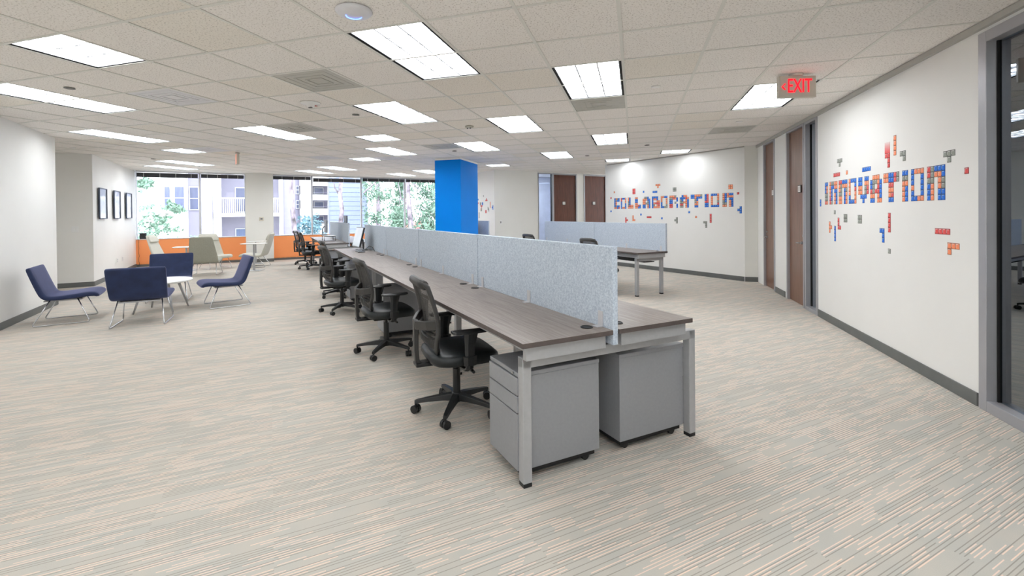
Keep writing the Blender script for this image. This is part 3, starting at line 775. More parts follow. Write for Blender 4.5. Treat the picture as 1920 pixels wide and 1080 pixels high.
decal(['R', 'R', 'R', 'R'], 1.759, 1.371, 0.0466, bI, dI, 'red upright bar of four blocks below the T of INNOVATION', 'block_decal', group='falling block decals around INNOVATION')
decal(['G'], 1.757, 1.028, 0.0466, bI, dI, 'single grey block lowest under the T of INNOVATION', 'block_decal', group='falling block decals around INNOVATION')
decal(['RRRR'], 2.477, 1.248, 0.0466, bI, dI, 'red row of four blocks below the last N of INNOVATION', 'block_decal', group='falling block decals around INNOVATION')
decal(['OOO', 'O..'], 2.631, 1.142, 0.0466, bI, dI, 'orange L-shaped block decal at lower right of INNOVATION', 'block_decal', group='falling block decals around INNOVATION')
decal(['R'], 2.825, 1.703, 0.0466, bI, dI, 'single dark red block nearest the tinted glass frame', 'block_decal', group='falling block decals around INNOVATION')
decal(['GGG', '.G.'], 2.584, 1.853, 0.0466, bI, dI, 'dark grey T-shaped block decal above the last N of INNOVATION', 'block_decal', group='falling block decals around INNOVATION')
decal(['GG', '.G'], 1.968, 1.931, 0.0466, bI, dI, 'grey hooked block decal above the second I of INNOVATION', 'block_decal', group='falling block decals around INNOVATION')
decal(['O', 'O', 'O', 'O'], 1.861, 2.092, 0.0466, bI, dI, 'orange upright bar of four blocks above the T of INNOVATION', 'block_decal', group='falling block decals around INNOVATION')
decal(['RR', '.R', '.R'], 1.704, 1.942, 0.0466, bI, dI, 'red block decal with faded trail above the T of INNOVATION', 'block_decal', group='falling block decals around INNOVATION', fade=True)
# collaboration wall : from its left end
dC = (Vector(P_J)-Vector(P_CL)).normalized(); SC = .0495
decal(['BOGB', 'BGBB', 'BO..', 'BO..', 'BGBB', 'OOBR'], 0.250, 1.778, 0.0475, P_CL, dC, 'letter C that starts the COLLABORATION wall word', 'letter_c', group='block letters COLLABORATION')
decal(['RBBO', 'R..O', 'B..O', 'B..B', 'B..B', 'BOOB'], 0.483, 1.778, 0.0475, P_CL, dC, 'first letter O of COLLABORATION', 'letter_o', group='block letters COLLABORATION')
decal(['OB..', 'OB..', 'GB..', 'GB..', 'GROO', 'OOOO'], 0.723, 1.778, 0.0475, P_CL, dC, 'first letter L of COLLABORATION', 'letter_l', group='block letters COLLABORATION')
decal(['OO..', 'BB..', 'BB..', 'OO..', 'OORB', 'OOBB'], 0.962, 1.778, 0.0475, P_CL, dC, 'second letter L of COLLABORATION, blue in the middle', 'letter_l', group='block letters COLLABORATION')
decal(['.GGB.', 'OOOBB', 'OO.GB', 'OOGGB', 'BB.OB', 'BB.OB'], 1.208, 1.778, 0.0475, P_CL, dC, 'first letter A of COLLABORATION', 'letter_a', group='block letters COLLABORATION')
decal(['BBBB.', 'BOOB.', 'B..OO', 'BORRR', 'BG.OR', 'BOOOO'], 1.491, 1.778, 0.0475, P_CL, dC, 'letter B of COLLABORATION', 'letter_b', group='block letters COLLABORATION')
decal(['OOBB', 'O..O', 'O..O', 'B..O', 'B..G', 'BBGG'], 1.757, 1.778, 0.0475, P_CL, dC, 'second letter O of COLLABORATION, after the B', 'letter_o', group='block letters COLLABORATION')
decal(['OOOG.', 'GGROB', 'BB..B', 'BB.G.', 'RR..B', 'RR..B'], 1.999, 1.778, 0.0475, P_CL, dC, 'letter R of COLLABORATION', 'letter_r', group='block letters COLLABORATION')
decal(['.BOO.', 'BBBRO', 'GB.OB', 'GGOOB', 'RR.OB', 'GG.OB'], 2.284, 1.778, 0.0475, P_CL, dC, 'second letter A of COLLABORATION, before the T', 'letter_a', group='block letters COLLABORATION')
decal(['BBOOOG', 'BBOBBB', '..GB..', '..GO..', '..OO..', '..BB..'], 2.566, 1.778, 0.0475, P_CL, dC, 'letter T of COLLABORATION', 'letter_t', group='block letters COLLABORATION')
decal(['BR', 'BR', 'BR', 'RR', 'BB', 'BB'], 2.909, 1.778, 0.0475, P_CL, dC, 'letter I of COLLABORATION', 'letter_i', group='block letters COLLABORATION')
decal(['BBBO', 'O..O', 'O..O', 'O..G', 'O..R', 'BBBB'], 3.055, 1.778, 0.0475, P_CL, dC, 'last letter O of COLLABORATION', 'letter_o', group='block letters COLLABORATION')
decal(['OBOBB', 'OBOOO', 'OB.BB', 'GB.OB', 'GG.OB', 'OO.OB'], 3.319, 1.778, 0.0475, P_CL, dC, 'letter N that ends the COLLABORATION wall word', 'letter_n', group='block letters COLLABORATION')
decal(['O'], 0.231, 1.962, 0.0475, P_CL, dC, 'single orange block above the C of COLLABORATION', 'block_decal', group='falling block decals around COLLABORATION')
decal(['R'], 0.108, 1.809, 0.0475, P_CL, dC, 'single red block left of the C of COLLABORATION, upper', 'block_decal', group='falling block decals around COLLABORATION')
decal(['B'], 0.104, 1.455, 0.0475, P_CL, dC, 'single dark blue block left of the C of COLLABORATION, lower', 'block_decal', group='falling block decals around COLLABORATION')
decal(['RR', 'RR', 'RR'], 0.883, 1.999, 0.0475, P_CL, dC, 'red upright block decal above the two Ls of COLLABORATION', 'block_decal', group='falling block decals around COLLABORATION')
decal(['B'], 1.216, 1.927, 0.0475, P_CL, dC, 'single blue block above the first A of COLLABORATION', 'block_decal', group='falling block decals around COLLABORATION')
decal(['BBB'], 1.515, 1.909, 0.0475, P_CL, dC, 'blue row of blocks above the B of COLLABORATION', 'block_decal', group='falling block decals around COLLABORATION')
decal(['OOO', '.O.'], 1.604, 2.068, 0.0475, P_CL, dC, 'orange T-shaped block decal highest above the B of COLLABORATION', 'block_decal', group='falling block decals around COLLABORATION')
decal(['GG', 'GG'], 2.098, 1.961, 0.0475, P_CL, dC, 'grey two by two block decal above the R of COLLABORATION', 'block_decal', group='falling block decals around COLLABORATION')
decal(['R.', 'RR', 'R.'], 0.629, 1.273, 0.0475, P_CL, dC, 'red sideways T block decal below the first L of COLLABORATION', 'block_decal', group='falling block decals around COLLABORATION')
decal(['O.', 'O.', 'OO'], 0.872, 1.323, 0.0475, P_CL, dC, 'orange L-shaped block decal below the second L of COLLABORATION', 'block_decal', group='falling block decals around COLLABORATION')
decal(['B'], 1.128, 1.366, 0.0475, P_CL, dC, 'single blue block below the second L and A of COLLABORATION', 'block_decal', group='falling block decals around COLLABORATION')
decal(['RRR'], 1.335, 1.300, 0.0475, P_CL, dC, 'red row of three blocks below the first A of COLLABORATION', 'block_decal', group='falling block decals around COLLABORATION')
decal(['B'], 1.761, 1.276, 0.0475, P_CL, dC, 'single blue block below the second O of COLLABORATION', 'block_decal', group='falling block decals around COLLABORATION')
decal(['.G', 'GG', '.G'], 2.132, 1.278, 0.0475, P_CL, dC, 'grey sideways T block decal below the R of COLLABORATION', 'block_decal', group='falling block decals around COLLABORATION')
decal(['B'], 2.502, 1.416, 0.0475, P_CL, dC, 'single blue block under the second A of COLLABORATION', 'block_decal', group='falling block decals around COLLABORATION')
decal(['O'], 2.673, 1.306, 0.0475, P_CL, dC, 'single pinkish orange block below the T of COLLABORATION', 'block_decal', group='falling block decals around COLLABORATION')
decal(['GG', '.G', '.G'], 2.871, 1.194, 0.0475, P_CL, dC, 'grey hooked block decal, lowest of the COLLABORATION wall', 'block_decal', group='falling block decals around COLLABORATION')
decal(['R', 'R', 'R', 'R'], 3.025, 1.351, 0.0475, P_CL, dC, 'red upright bar below the letter I of COLLABORATION', 'block_decal', group='falling block decals around COLLABORATION')
decal(['.B', 'BB', '.B'], 3.637, 1.499, 0.0475, P_CL, dC, 'blue sideways T block decal at the right end of COLLABORATION', 'block_decal', group='falling block decals around COLLABORATION')
decal(['R'], 3.632, 1.786, 0.0475, P_CL, dC, 'single red block right of the final N of COLLABORATION', 'block_decal', group='falling block decals around COLLABORATION')
decal(['OO', 'OO'], 3.449, 1.948, 0.0475, P_CL, dC, 'orange two by two block decal above the final N of COLLABORATION', 'block_decal', group='falling block decals around COLLABORATION')
# wall with the Y behind the column
dF = (Vector(P_F0)-Vector(P_F1)).normalized(); SF = .048
decal(['GG.BB', 'GG.BB', '.RRR.', '..R..', '.OG..', '.GG..'], 3.042, 1.759, 0.046, P_F1, dF, 'block letter Y on the far wall beside the blue column', 'letter_y', group='block word on the far wall')
decal(['G'], 3.273, 1.971, 0.046, P_F1, dF, 'single grey block high above the Y on the far wall', 'block_decal', group='falling block decals on the far wall')
decal(['BB'], 2.870, 1.873, 0.046, P_F1, dF, 'two blue blocks upper left of the Y on the far wall', 'block_decal', group='falling block decals on the far wall')
decal(['RRR', '.R.'], 2.822, 1.762, 0.046, P_F1, dF, 'red and blue blocks cut by the blue column, left of the Y', 'block_decal', group='falling block decals on the far wall')
decal(['.R.', 'RRR'], 3.420, 1.875, 0.046, P_F1, dF, 'red upward T block decal above right of the Y', 'block_decal', group='falling block decals on the far wall')
decal(['O', 'O', 'O', 'O'], 3.714, 1.760, 0.046, P_F1, dF, 'orange upright bar right of the Y on the far wall', 'block_decal', group='falling block decals on the far wall')
decal(['.B', 'BB', '.B'], 3.831, 1.654, 0.046, P_F1, dF, 'blue sideways T block decal farthest right of the Y', 'block_decal', group='falling block decals on the far wall')
decal(['G.', 'GG', '.G'], 3.571, 1.607, 0.046, P_F1, dF, 'grey zigzag block decal right of the foot of the Y', 'block_decal', group='falling block decals on the far wall')
decal(['RR', 'RR'], 3.406, 1.511, 0.046, P_F1, dF, 'red two by two block decal below right of the Y', 'block_decal', group='falling block decals on the far wall')
decal(['G', 'G', 'G', 'G'], 2.965, 1.446, 0.046, P_F1, dF, 'grey thin upright bar below left of the Y', 'block_decal', group='falling block decals on the far wall')

# ================================================================== DESK ROWS
def bench(label, origin, n, L_, v0, v1, ztop, double, name='bench_desk', panel_v=None, pz=1.215, frame_ends=True):
    """n modules of length L_ along local +y; local x = across.  v0..v1 overall width"""
    t = thing(name, label, 'desk', (*origin, 0), DYA)
    th = .025; zb = ztop-th; fz = zb-.075
    halves = [(v0, (v0+v1)/2-.022), ((v0+v1)/2+.022, v1)] if double else [(v0, v1)]
    tops = []
    for k in range(n):
        for hidx, (a, b) in enumerate(halves):
            if not tops or hidx != 0 or True:
                tp = MB(); y0, y1 = k*L_+.001, (k+1)*L_-.001
                tp.box(a, b, y0, y1, zb, ztop-.0008, 1); tp.box(a+.0005, b-.0005, y0+.0005, y1-.0005, ztop-.001, ztop, 0)
                tp = tp.build('tabletop', [M_top, M_edge], t)
                gx = b-.085 if hidx == 0 else a+.085
                if not double: gx = b-.10
                for gy in (y0+.12, y1-.14):
                    g = MB().lathe([(.034, 0), (.036, .003), (.030, .005), (.028, .001), (.001, .0015)], 20, (gx, gy, ztop)).build('cable_grommet', M_plast, tp)
    for k in range(n+1):
        y = min(max(k*L_, .11), n*L_-.11); lw = .026
        fr = MB()
        ins = .30 if (double and 0 < k < n) else 0
        a, b = v0+.045+ins, (v1+.118 if double else v1-.01)-ins
        fr.box(a, b, y-lw, y+lw, fz-.055, fz)
        frm = fr.build('leg_frame', M_steel, t, bevel=.004)
        for x in (a, b):
            xx0, xx1 = (x, x+.052) if x == a else (x-.052, x)
            lg = MB().box(xx0, xx1, y-lw, y+lw, .02, fz-.0002).build('leg', M_steel, frm, bevel=.005)
            MB().box(xx0+.002, xx1-.002, y-lw+.002, y+lw-.002, 0, .021).build('foot', M_plast, lg)
    for (a, b) in halves:
        for x in (a+.13, b-.09):
            MB().box(x-.02, x+.02, .10, n*L_-.10, fz+.001, fz+.055).build('rail', M_steel, t)
        for k in range(n+1):
            y = min(max(k*L_, .06), n*L_-.06)
            if k in (0, n): y = .045 if k == 0 else n*L_-.045
            MB().box(a+.035, b-.03, y-.018, y+.018, fz+.001 if k in (0, n) else fz+.056, zb).build('cross_support', M_steel, t, bevel=.002)
    cx = (v0+v1)/2
    if double:
        MB().box(cx-.16, cx+.16, .35, n*L_-.35, fz-.15, fz-.142).box(cx-.16, cx-.152, .35, n*L_-.35, fz-.15, fz-.06).box(cx+.152, cx+.16, .35, n*L_-.35, fz-.15, fz-.06).build('cable_tray', M_ped, t)
    else:
        MB().box(v1-.35, v1-.12, .18, n*L_-.3, fz-.09, fz-.08).box(v1-.35, v1-.34, .18, n*L_-.3, fz-.09, fz-.03).build('cable_tray', M_pedd, t)
    if panel_v is not None:
        for k in range(n):
            y0, y1 = k*L_+.008, (k+1)*L_-.008
            zlo = zb-.06 if double else zb-.01
            pn = MB().box(panel_v-.018, panel_v+.018, y0, y1, zlo, pz).build('privacy_panel', M_felt, t, bevel=.004)
            for gy in (y0+.10, (y0+y1)/2, y1-.10):
                for sx in ((-1, 1) if double else (-1,)):
                    c = MB(); x0 = panel_v+sx*.019
                    c.box(min(x0, x0+sx*.004), max(x0, x0+sx*.004), gy-.02, gy+.02, ztop, ztop+.085)
                    c.box(min(x0, x0+sx*.045), max(x0, x0+sx*.045), gy-.02, gy+.02, ztop, ztop+.005)
                    c.build('panel_clip', M_aluw, pn)
    return t
bench('long grey woodgrain bench desk with felt divider, nearest row', UV(0, 0), 4, 1.795, 0, 1.165, .765, True, panel_v=.583)
bench('bench desk by the windows carrying the monitor riser', UV(8.95, -.02), 2, 1.79, 0, 1.165, .765, True, panel_v=.56)
bench('single-sided desk with felt screen before the collaboration wall', UV(3.74, 4.30), 2, 1.9, 0, .655, .735, False, panel_v=.636, pz=1.205)
bench('desk with felt screen behind the blue column', UV(8.85, 3.48), 1, 1.5, 0, 1.1, .765, True, panel_v=.57)

# ---- pedestals
def pedestal(label):
    t = thing('drawer_pedestal', label, 'drawer unit', group='silver mobile pedestals')
    W, D, z0, z1 = .335, .52, .065, .575      # local x = depth, front at x=0, local y = width
    MB().box(.012, D, 0, W, z0, z1-.022).build('body', M_ped, t, bevel=.003)
    MB().box(0, D+.002, -.002, W+.002, z1-.022, z1).build('top', M_ped, t, bevel=.003)
    for (a, b) in ((.068, .362), (.368, .452), (.458, .549)):
        MB().box(-.008, .011, .003, W-.003, a, b).build('drawer', M_ped, t, bevel=.003)
    MB().cyl((-.009, .05, z1-.011), (.001, .05, z1-.011), .007, .007, 10).build('lock', M_chrome, t)
    MB().box(.02, D-.02, .02, W-.02, .034, z0).build('plinth', M_pedd, t)
    for x in (.07, D-.07):
        for y in (.05, W-.05):
            MB().cyl((x, y-.014, .024), (x, y+.014, .024), .024, .024, 14).build('caster', M_plast, t)
    return t
pp = pedestal('silver drawer pedestal under the near end of the long desk, left side'); pp.location = (*UV(.13, .045), 0); pp.rotation_euler = (0, 0, DYA)
dup(pp, (*UV(3.24, .05), 0), DYA, 'silver pedestal under the long desk beyond the second chair from the near end')
dup(pp, (*UV(5.63, .05), 0), DYA, 'silver pedestal under the long desk beyond the third chair')
dup(pp, (*UV(9.15, .03), 0), DYA, 'silver pedestal under the window desk, camera end')
dup(pp, (*UV(.465, 1.235), 0), DYA+PI, 'silver pedestal under the near end of the long desk, right side, drawers turned away')
dup(pp, (*UV(11.0, 1.1), 0), DYA+PI, 'silver pedestal under the far side of the window desk')

# ---- task chairs
def task_chair(label):
    t = thing('office_chair', label, 'chair', group='black mesh task chairs')
    # base
    hub = MB().lathe([(.001, .068), (.036, .07), (.042, .09), (.036, .125), (.028, .135), (.001, .136)], 20).build('hub', M_plast, t, smooth=True)
    for k in range(5):
        a = math.radians(90+72*k); c, s = math.cos(a), math.sin(a)
        rings = []
        for (r, hw, z0, z1) in ((.02, .030, .078, .128), (.10, .027, .082, .120), (.20, .022, .078, .106), (.275, .018, .070, .094), (.298, .015, .066, .088)):
            rings.append([(r*c-s*x, r*s+c*x, z) for x, z in ((-hw, z0), (hw, z0), (hw*.75, z1), (-hw*.75, z1))])
        lg = MB().loft(rings).build('leg', M_plast, t, bevel=.003)
        cs = MB(); X, Y = .29*c, .29*s; o = a+.9
        ax = Vector((math.cos(o), math.sin(o), 0)); P0 = Vector((X, Y, .028))
        cs.cyl(P0-ax*.026, P0-ax*.006, .028, .027, 16).cyl(P0+ax*.006, P0+ax*.026, .027, .028, 16)
        cs.cyl(P0-ax*.006, P0+ax*.006, .018, .018, 10); cs.cyl((X, Y, .03), (X, Y, .08), .008, .008, 8)
        cs.build('caster', M_plast, lg)
    MB().cyl((0, 0, .12), (0, 0, .30), .027, .027, 16).cyl((0, 0, .30), (0, 0, .40), .016, .016, 12).build('gas_lift', M_plast, t)
    MB().box(-.08, .08, -.14, .10, .375, .412).box(-.05, .05, -.30, -.10, .385, .408).build('mechanism', M_plast, t, bevel=.006)
    MB().tube([(.08, .02, .39), (.20, .03, .385), (.26, .03, .388)], .006, 8).cyl((.25, .03, .388), (.29, .03, .388), .012, .010, 8).build('lever', M_plast, t)
    MB().cyl((-.10, -.02, .375), (-.13, -.02, .375), .018, .016, 12).build('tension_knob', M_chrome, t)
    # seat cushion
    def ring(z, sx, sy, yo=0.0, n=28):
        out = []
        for q in range(n):
            a = 2*PI*q/n; ca, sa = math.cos(a), math.sin(a)
            x = math.copysign(abs(ca)**.5, ca)*sx; y = math.copysign(abs(sa)**.55, sa)*sy+yo
            zz = z-.020*max(0, (y-.14)/.12)**2*1.0
            out.append((x, y, zz))
        return out
    MB().loft([ring(.410, .20, .19, .02), ring(.420, .245, .235, .02), ring(.452, .258, .250, .02), ring(.480, .252, .245, .02), ring(.497, .225, .215, .02), ring(.500, .12, .11, .02)]).build('seat', M_seat, t, smooth=True)
    # back frame
    prof = [(.500, -.165), (.53, -.19), (.58, -.20), (.64, -.19), (.70, -.188), (.77, -.20), (.84, -.218), (.90, -.236), (.95, -.252), (.972, -.265)]
    def yat(z):
        for (a, ya), (b, yb) in zip(prof[:-1], prof[1:]):
            if z <= b: return ya+(yb-ya)*(z-a)/(b-a)
        return prof[-1][1]
    def half(z):
        pts = [(.50, .12), (.52, .165), (.56, .200), (.64, .222), (.75, .222), (.88, .208), (.95, .200), (.975, .19)]
        for (a, xa), (b, xb) in zip(pts[:-1], pts[1:]):
            if z <= b: return xa+(xb-xa)*(z-a)/(b-a)
        return .18
    zs = [.515, .535, .56, .60, .64, .69, .75, .81, .87, .92, .95]
    left = [(-half(z), yat(z)+.012*0, z) for z in zs]; right = [(half(z), yat(z), z) for z in zs]
    topc = [(.185, -.266, .966), (.13, -.279, .972), (0, -.285, .974), (-.13, -.279, .972), (-.185, -.266, .966)]
    botc = [(-.09, -.17, .502), (0, -.165, .500), (.09, -.17, .502)]
    loop = right+topc+left[::-1]+botc
    MB().tube(loop, .0165, 8, closed=True, flat=(1.0, 1.7)).build('back_frame', M_plastg, t, smooth=True)
    MB().tube([(-.19, -.266, .962), (-.12, -.284, .972), (0, -.290, .975), (.12, -.284, .972), (.19, -.266, .962)], .024, 8, flat=(1.0, 1.25)).build('top_rail', M_plastg, t, smooth=True)
    mm = MB(); zz = [.51, .54, .58, .62, .66, .70, .75, .80, .85, .90, .95, .97]; rows = []
    for z in zz:
        hx = half(z)-.005; rows.append([(-hx+2*hx*q/10, yat(z)-.030*(1-((q-5)/5)**2)*.8, z) for q in range(11)])
    vs = [p_ for r in rows for p_ in r]; fs = [(r*11+q, r*11+q+1, (r+1)*11+q+1, (r+1)*11+q) for r in range(len(rows)-1) for q in range(10)]
    mm.add(vs, fs).build('mesh_back', M_mesh, t, smooth=True)
    lb = MB()
    for z in (.60, .63, .66): lb.tube([(-.17, -.20, z), (-.08, -.228, z), (0, -.235, z), (.08, -.228, z), (.17, -.20, z)], .008, 6)
    lb.build('lumbar_support', M_plast, t, smooth=True)
    # rear bracket
    MB().tube([(0, -.18, .395), (0, -.255, .397), (0, -.285, .42), (0, -.292, .50), (0, -.292, .67), (0, -.288, .705)], .036, 4, flat=(1.0, .6)).build('spine', M_plastg, t, bevel=.004)
    MB().tube([(-.222, -.198, .705), (-.15, -.245, .69), (-.04, -.292, .675), (.04, -.292, .675), (.15, -.245, .69), (.222, -.198, .705)], .034, 4, flat=(.5, 1.25)).build('yoke', M_plastg, t, bevel=.004)
    for sx in (-1, 1):
        ar = MB().tube([(sx*.17, -.01, .395), (sx*.25, .0, .398), (sx*.29, .0, .42), (sx*.295, .0, .50)], .017, 6, flat=(1.7, .8)).tube([(sx*.297, .0, .44), (sx*.297, .0, .50)], [.030, .034], 8, flat=(1.5, .75)).tube([(sx*.296, .0, .48), (sx*.295, .0, .56), (sx*.293, .01, .655)], [.026, .028, .040], 8, flat=(1.3, .55)).build('armrest', M_plast, t, smooth=False)
        pts = []
        MB().loft([[(sx*.29+x*wd, y, z+zo) for x, zo in ((-1, 0), (1, 0), (.85, .018), (-.85, .018))] for (y, wd, z) in ((-.12, .026, .655), (-.10, .04, .652), (0, .045, .65), (.10, .043, .652), (.135, .028, .656))]).build('arm_pad', M_plast, ar, bevel=.006)
    return t
def drop(t, dz, spin):
    for c in t.children:
        n = c.name.split('.')[0]
        if n in ('leg', 'hub'): c.rotation_euler = (0, 0, math.radians(spin))
        elif n not in ('gas_lift',): c.location.z = dz
vdir = (math.cos(DYA), math.sin(DYA)); udir = (-math.sin(DYA), math.cos(DYA))
HV = head(*vdir)
ch = task_chair('black mesh chair nearest the camera, pushed under the long desk')
drop(ch, -.03, 21.5)
ch.location = (*UV(1.12, .09), 0); ch.rotation_euler = (0, 0, HV+math.radians(-4))
drop(dup(ch, (*UV(2.74, -.04), 0), HV+math.radians(2), 'second black mesh chair from the camera along the long desk'), -.03, 14)
drop(dup(ch, (*UV(5.03, -.16), 0), HV+math.radians(8), 'third black mesh chair along the long desk, arms above the desk edge'), -.03, 12)
drop(dup(ch, (*UV(6.36, -.04), 0), HV+math.radians(4), 'fourth black mesh chair, at the far end of the long desk'), -.03, -10)
drop(dup(ch, (*UV(11.0, -.12), 0), HV+math.radians(4), 'black mesh chair at the window desk, closer to the camera'), -.03, 30)
drop(dup(ch, (*UV(12.35, -.18), 0), HV+math.radians(-16), 'black mesh chair at the window desk, nearest the orange wall'), -.03, 5)
drop(dup(ch, (*UV(12.0, 1.35), 0), HV+PI, 'black mesh chair behind the monitor on the far side of the window desk'), -.03, 0)
drop(dup(ch, (*UV(1.95, 1.62), 0), HV+PI+math.radians(10), 'black mesh chair on the right side of the long desk, mostly hidden by the panel'), -.03, 18)
drop(dup(ch, (*UV(4.35, 4.02), 0), HV+math.radians(0), 'black mesh chair at the single-sided desk, right one of two backs seen over the divider'), -.03, -14)
drop(dup(ch, (*UV(6.35, 4.02), 0), HV+math.radians(0), 'black mesh chair at the single-sided desk, left one of two backs seen over the divider'), -.03, 26)

# ---- lounge chairs
def sheet(path, half_w, thick, rc=.04, nx=8):
    """upholstered sheet that follows a side profile path [(y,z,halfwidth,thick)]"""
    rings = []
    n = len(path)
    for k, (y, z, hw, th) in enumerate(path):
        a = path[max(k-1, 0)]; b = path[min(k+1, n-1)]
        d = Vector((0, b[0]-a[0], b[1]-a[1])).normalized(); nn = Vector((0, -d.z, d.y))*th/2
        P = Vector((0, y, z)); r = min(th*.45, .03)
        ring = []
        for (x, s_) in ((-hw+r*.3, 1), (-hw+r, 1.0), (hw-r, 1.0), (hw-r*.3, 1)):
            ring.append(P+Vector((x, 0, 0))+nn*(.8 if abs(x) > hw-r*.5 else 1))
        for x in (hw, hw):
            pass
        ring += [P+Vector((hw, 0, 0))+nn*.35, P+Vector((hw, 0, 0))-nn*.35]
        for x in (hw-r*.3, hw-r, -hw+r, -hw+r*.3):
            ring.append(P+Vector((x, 0, 0))-nn*(.8 if abs(x) > hw-r*.5 else 1))
        ring += [P+Vector((-hw, 0, 0))-nn*.35, P+Vector((-hw, 0, 0))+nn*.35]
        rings.append(ring)
    return rings
def sled(t, xs, yf, yb, ztf, ztb, ytf, ytb, r=.0075, nm='sled_leg', dx=0.05):
    for sx in (-1, 1):
        def arc(p, q, w_, n=5):
            p, q, w_ = Vector(p), Vector(q), Vector(w_)
            a = q+(p-q).normalized()*.035; b = q+(w_-q).normalized()*.035
            return [a*(1-s)*(1-s)+q*2*s*(1-s)+b*s*s for s in [k/n for k in range(n+1)]]
        F0 = (sx*(xs-dx), ytf, ztf); F1 = (sx*xs, yf, r); B1 = (sx*xs, yb, r); B0 = (sx*(xs-dx), ytb, ztb)
        MB().tube([F0]+arc(F0, F1, B1)+arc(F1, B1, B0)+[B0], r, 8).build(nm, M_chrome, t, smooth=True)
def low_chair(label):
    t = thing('lounge_chair', label, 'chair', group='navy lounge chairs round the table')
    path = [(.345, .322, .27, .03), (.350, .350, .285, .06), (.32, .372, .30, .07), (.24, .376, .305, .068), (.12, .362, .31, .062), (.0, .352, .31, .06), (-.08, .348, .305, .06), (-.15, .352, .308, .066),
            (-.190, .378, .31, .075), (-.215, .43, .312, .07), (-.248, .52, .315, .066), (-.282, .62, .318, .062), (-.312, .71, .318, .058), (-.322, .742, .318, .054), (-.327, .756, .308, .04), (-.328, .760, .300, .02)]
    MB().loft(sheet(path, 0, 0)).build('upholstered_shell', M_navy, t, smooth=True, sub=1)
    MB().box(-.22, .22, -.20, .18, .302, .318).build('under_plate', M_steel, t)
    sled(t, .285, .27, -.30, .325, .325, .14, -.13)
    return t
nc = low_chair('navy lounge chair at left, facing right beside the white wall')
nc.location = (-5.80, 6.25, 0); nc.rotation_euler = (0, 0, head(.85, .53))
dup(nc, (-4.655, 6.09, 0), head(-.42, .91), 'navy lounge chair seen from behind, nearest the camera')
dup(nc, (-5.47, 7.74, 0), head(.46, -.89), 'navy lounge chair behind the round white table, facing the camera')
dup(nc, (-4.24, 7.27, 0), head(-.77, -.64), 'navy lounge chair at right, facing left')
# round table
t = thing('round_table', 'round white low table among the navy chairs', 'table', (-4.98, 6.88, 0), .2)
MB().lathe([(.001, .425), (.37, .425), (.395, .436), (.398, .445), (.394, .452), (.001, .452)], 48).build('tabletop', M_ttop, t, smooth=False)
for k in range(4):
    a = math.radians(45+90*k); c, s = math.cos(a), math.sin(a)
    MB().cyl((.36*c, .36*s, 0), (.22*c, .22*s, .425), .011, .022, 12).build('leg', M_steel, t, smooth=True)
# high back sage chairs
def high_chair(label, mt):
    t = thing('lounge_chair', label, 'chair', group='grey high-back lounge chairs')
    path = [(.33, .36, .24, .03), (.335, .39, .26, .07), (.30, .42, .275, .085), (.20, .425, .285, .08), (.05, .405, .295, .07), (-.08, .39, .30, .065), (-.16, .385, .305, .065), (-.215, .40, .31, .07),
            (-.25, .45, .31, .065), (-.29, .56, .30, .06), (-.33, .68, .285, .055), (-.375, .82, .265, .05), (-.415, .95, .245, .048), (-.44, 1.03, .235, .045), (-.445, 1.045, .21, .025)]
    path = [(a, b*.93-.05, c, d) for a, b, c, d in path]
    MB().loft(sheet(path, 0, 0)).build('upholstered_shell', mt, t, smooth=True, sub=1)
    MB().loft(sheet([(a, b*.93-.05, c, d) for a, b, c, d in [(-.335, .845, .235, .02), (-.345, .86, .25, .045), (-.37, .92, .245, .05), (-.395, .99, .232, .045), (-.405, 1.02, .20, .02)]], 0, 0)).build('head_cushion', mt, t, smooth=True, sub=1)
    sled(t, .28, .25, -.33, .315, .30, .12, -.12)
    return t
hc = high_chair('grey high-back lounge chair seen from behind, nearer one', M_sage)
hc.location = (-6.93, 11.1, 0); hc.rotation_euler = (0, 0, head(-.30, .95))
hc2 = high_chair('pale high-back lounge chair by the orange sill wall at far left, facing right', M_cream)
hc2.location = (-8.6, 12.2, 0); hc2.rotation_euler = (0, 0, head(.97, .25))
dup(hc2, (-6.55, 12.65, 0), head(-.98, -.2), 'pale high-back lounge chair in front of the grey pillar, facing left')
dup(hc2, (-7.45, 12.35, 0), head(.78, -.5), 'pale high-back lounge chair half hidden behind the grey one, facing the camera')
# laptop side tables
def side_table(label, loc, rz, h, L_=.55):
    t = thing('side_table', label, 'table', (*loc, 0), rz, 'white cantilever side tables')
    MB().loft([[(x*sx, y*sy, z) for (x, y) in ((1, .6), (.8, 1), (-.8, 1), (-1, .6), (-1, -.6), (-.8, -1), (.8, -1), (1, -.6))] for (z, sx, sy) in ((h-.02, L_/2*.96, .16), (h-.012, L_/2, .175), (h, L_/2, .175))]).build('tabletop', M_ttop, t, bevel=.002)
    MB().box(-.02, .02, -.012, .012, .012, h-.02).build('post', M_steel, t, bevel=.003)
    MB().box(-.24, .20, -.15, .15, 0, .010).build('foot_plate', M_steel, t, bevel=.002)
    return t
side_table('white side table in front of the grey pillar chair', (-6.12, 11.75), .02, .70, .60)
side_table('white side table between the hidden grey chair and the pillar', (-6.95, 13.45), .1, .66, .42)
side_table('white side table before the orange wall at left', (-7.95, 11.9), .25, .62, .58)
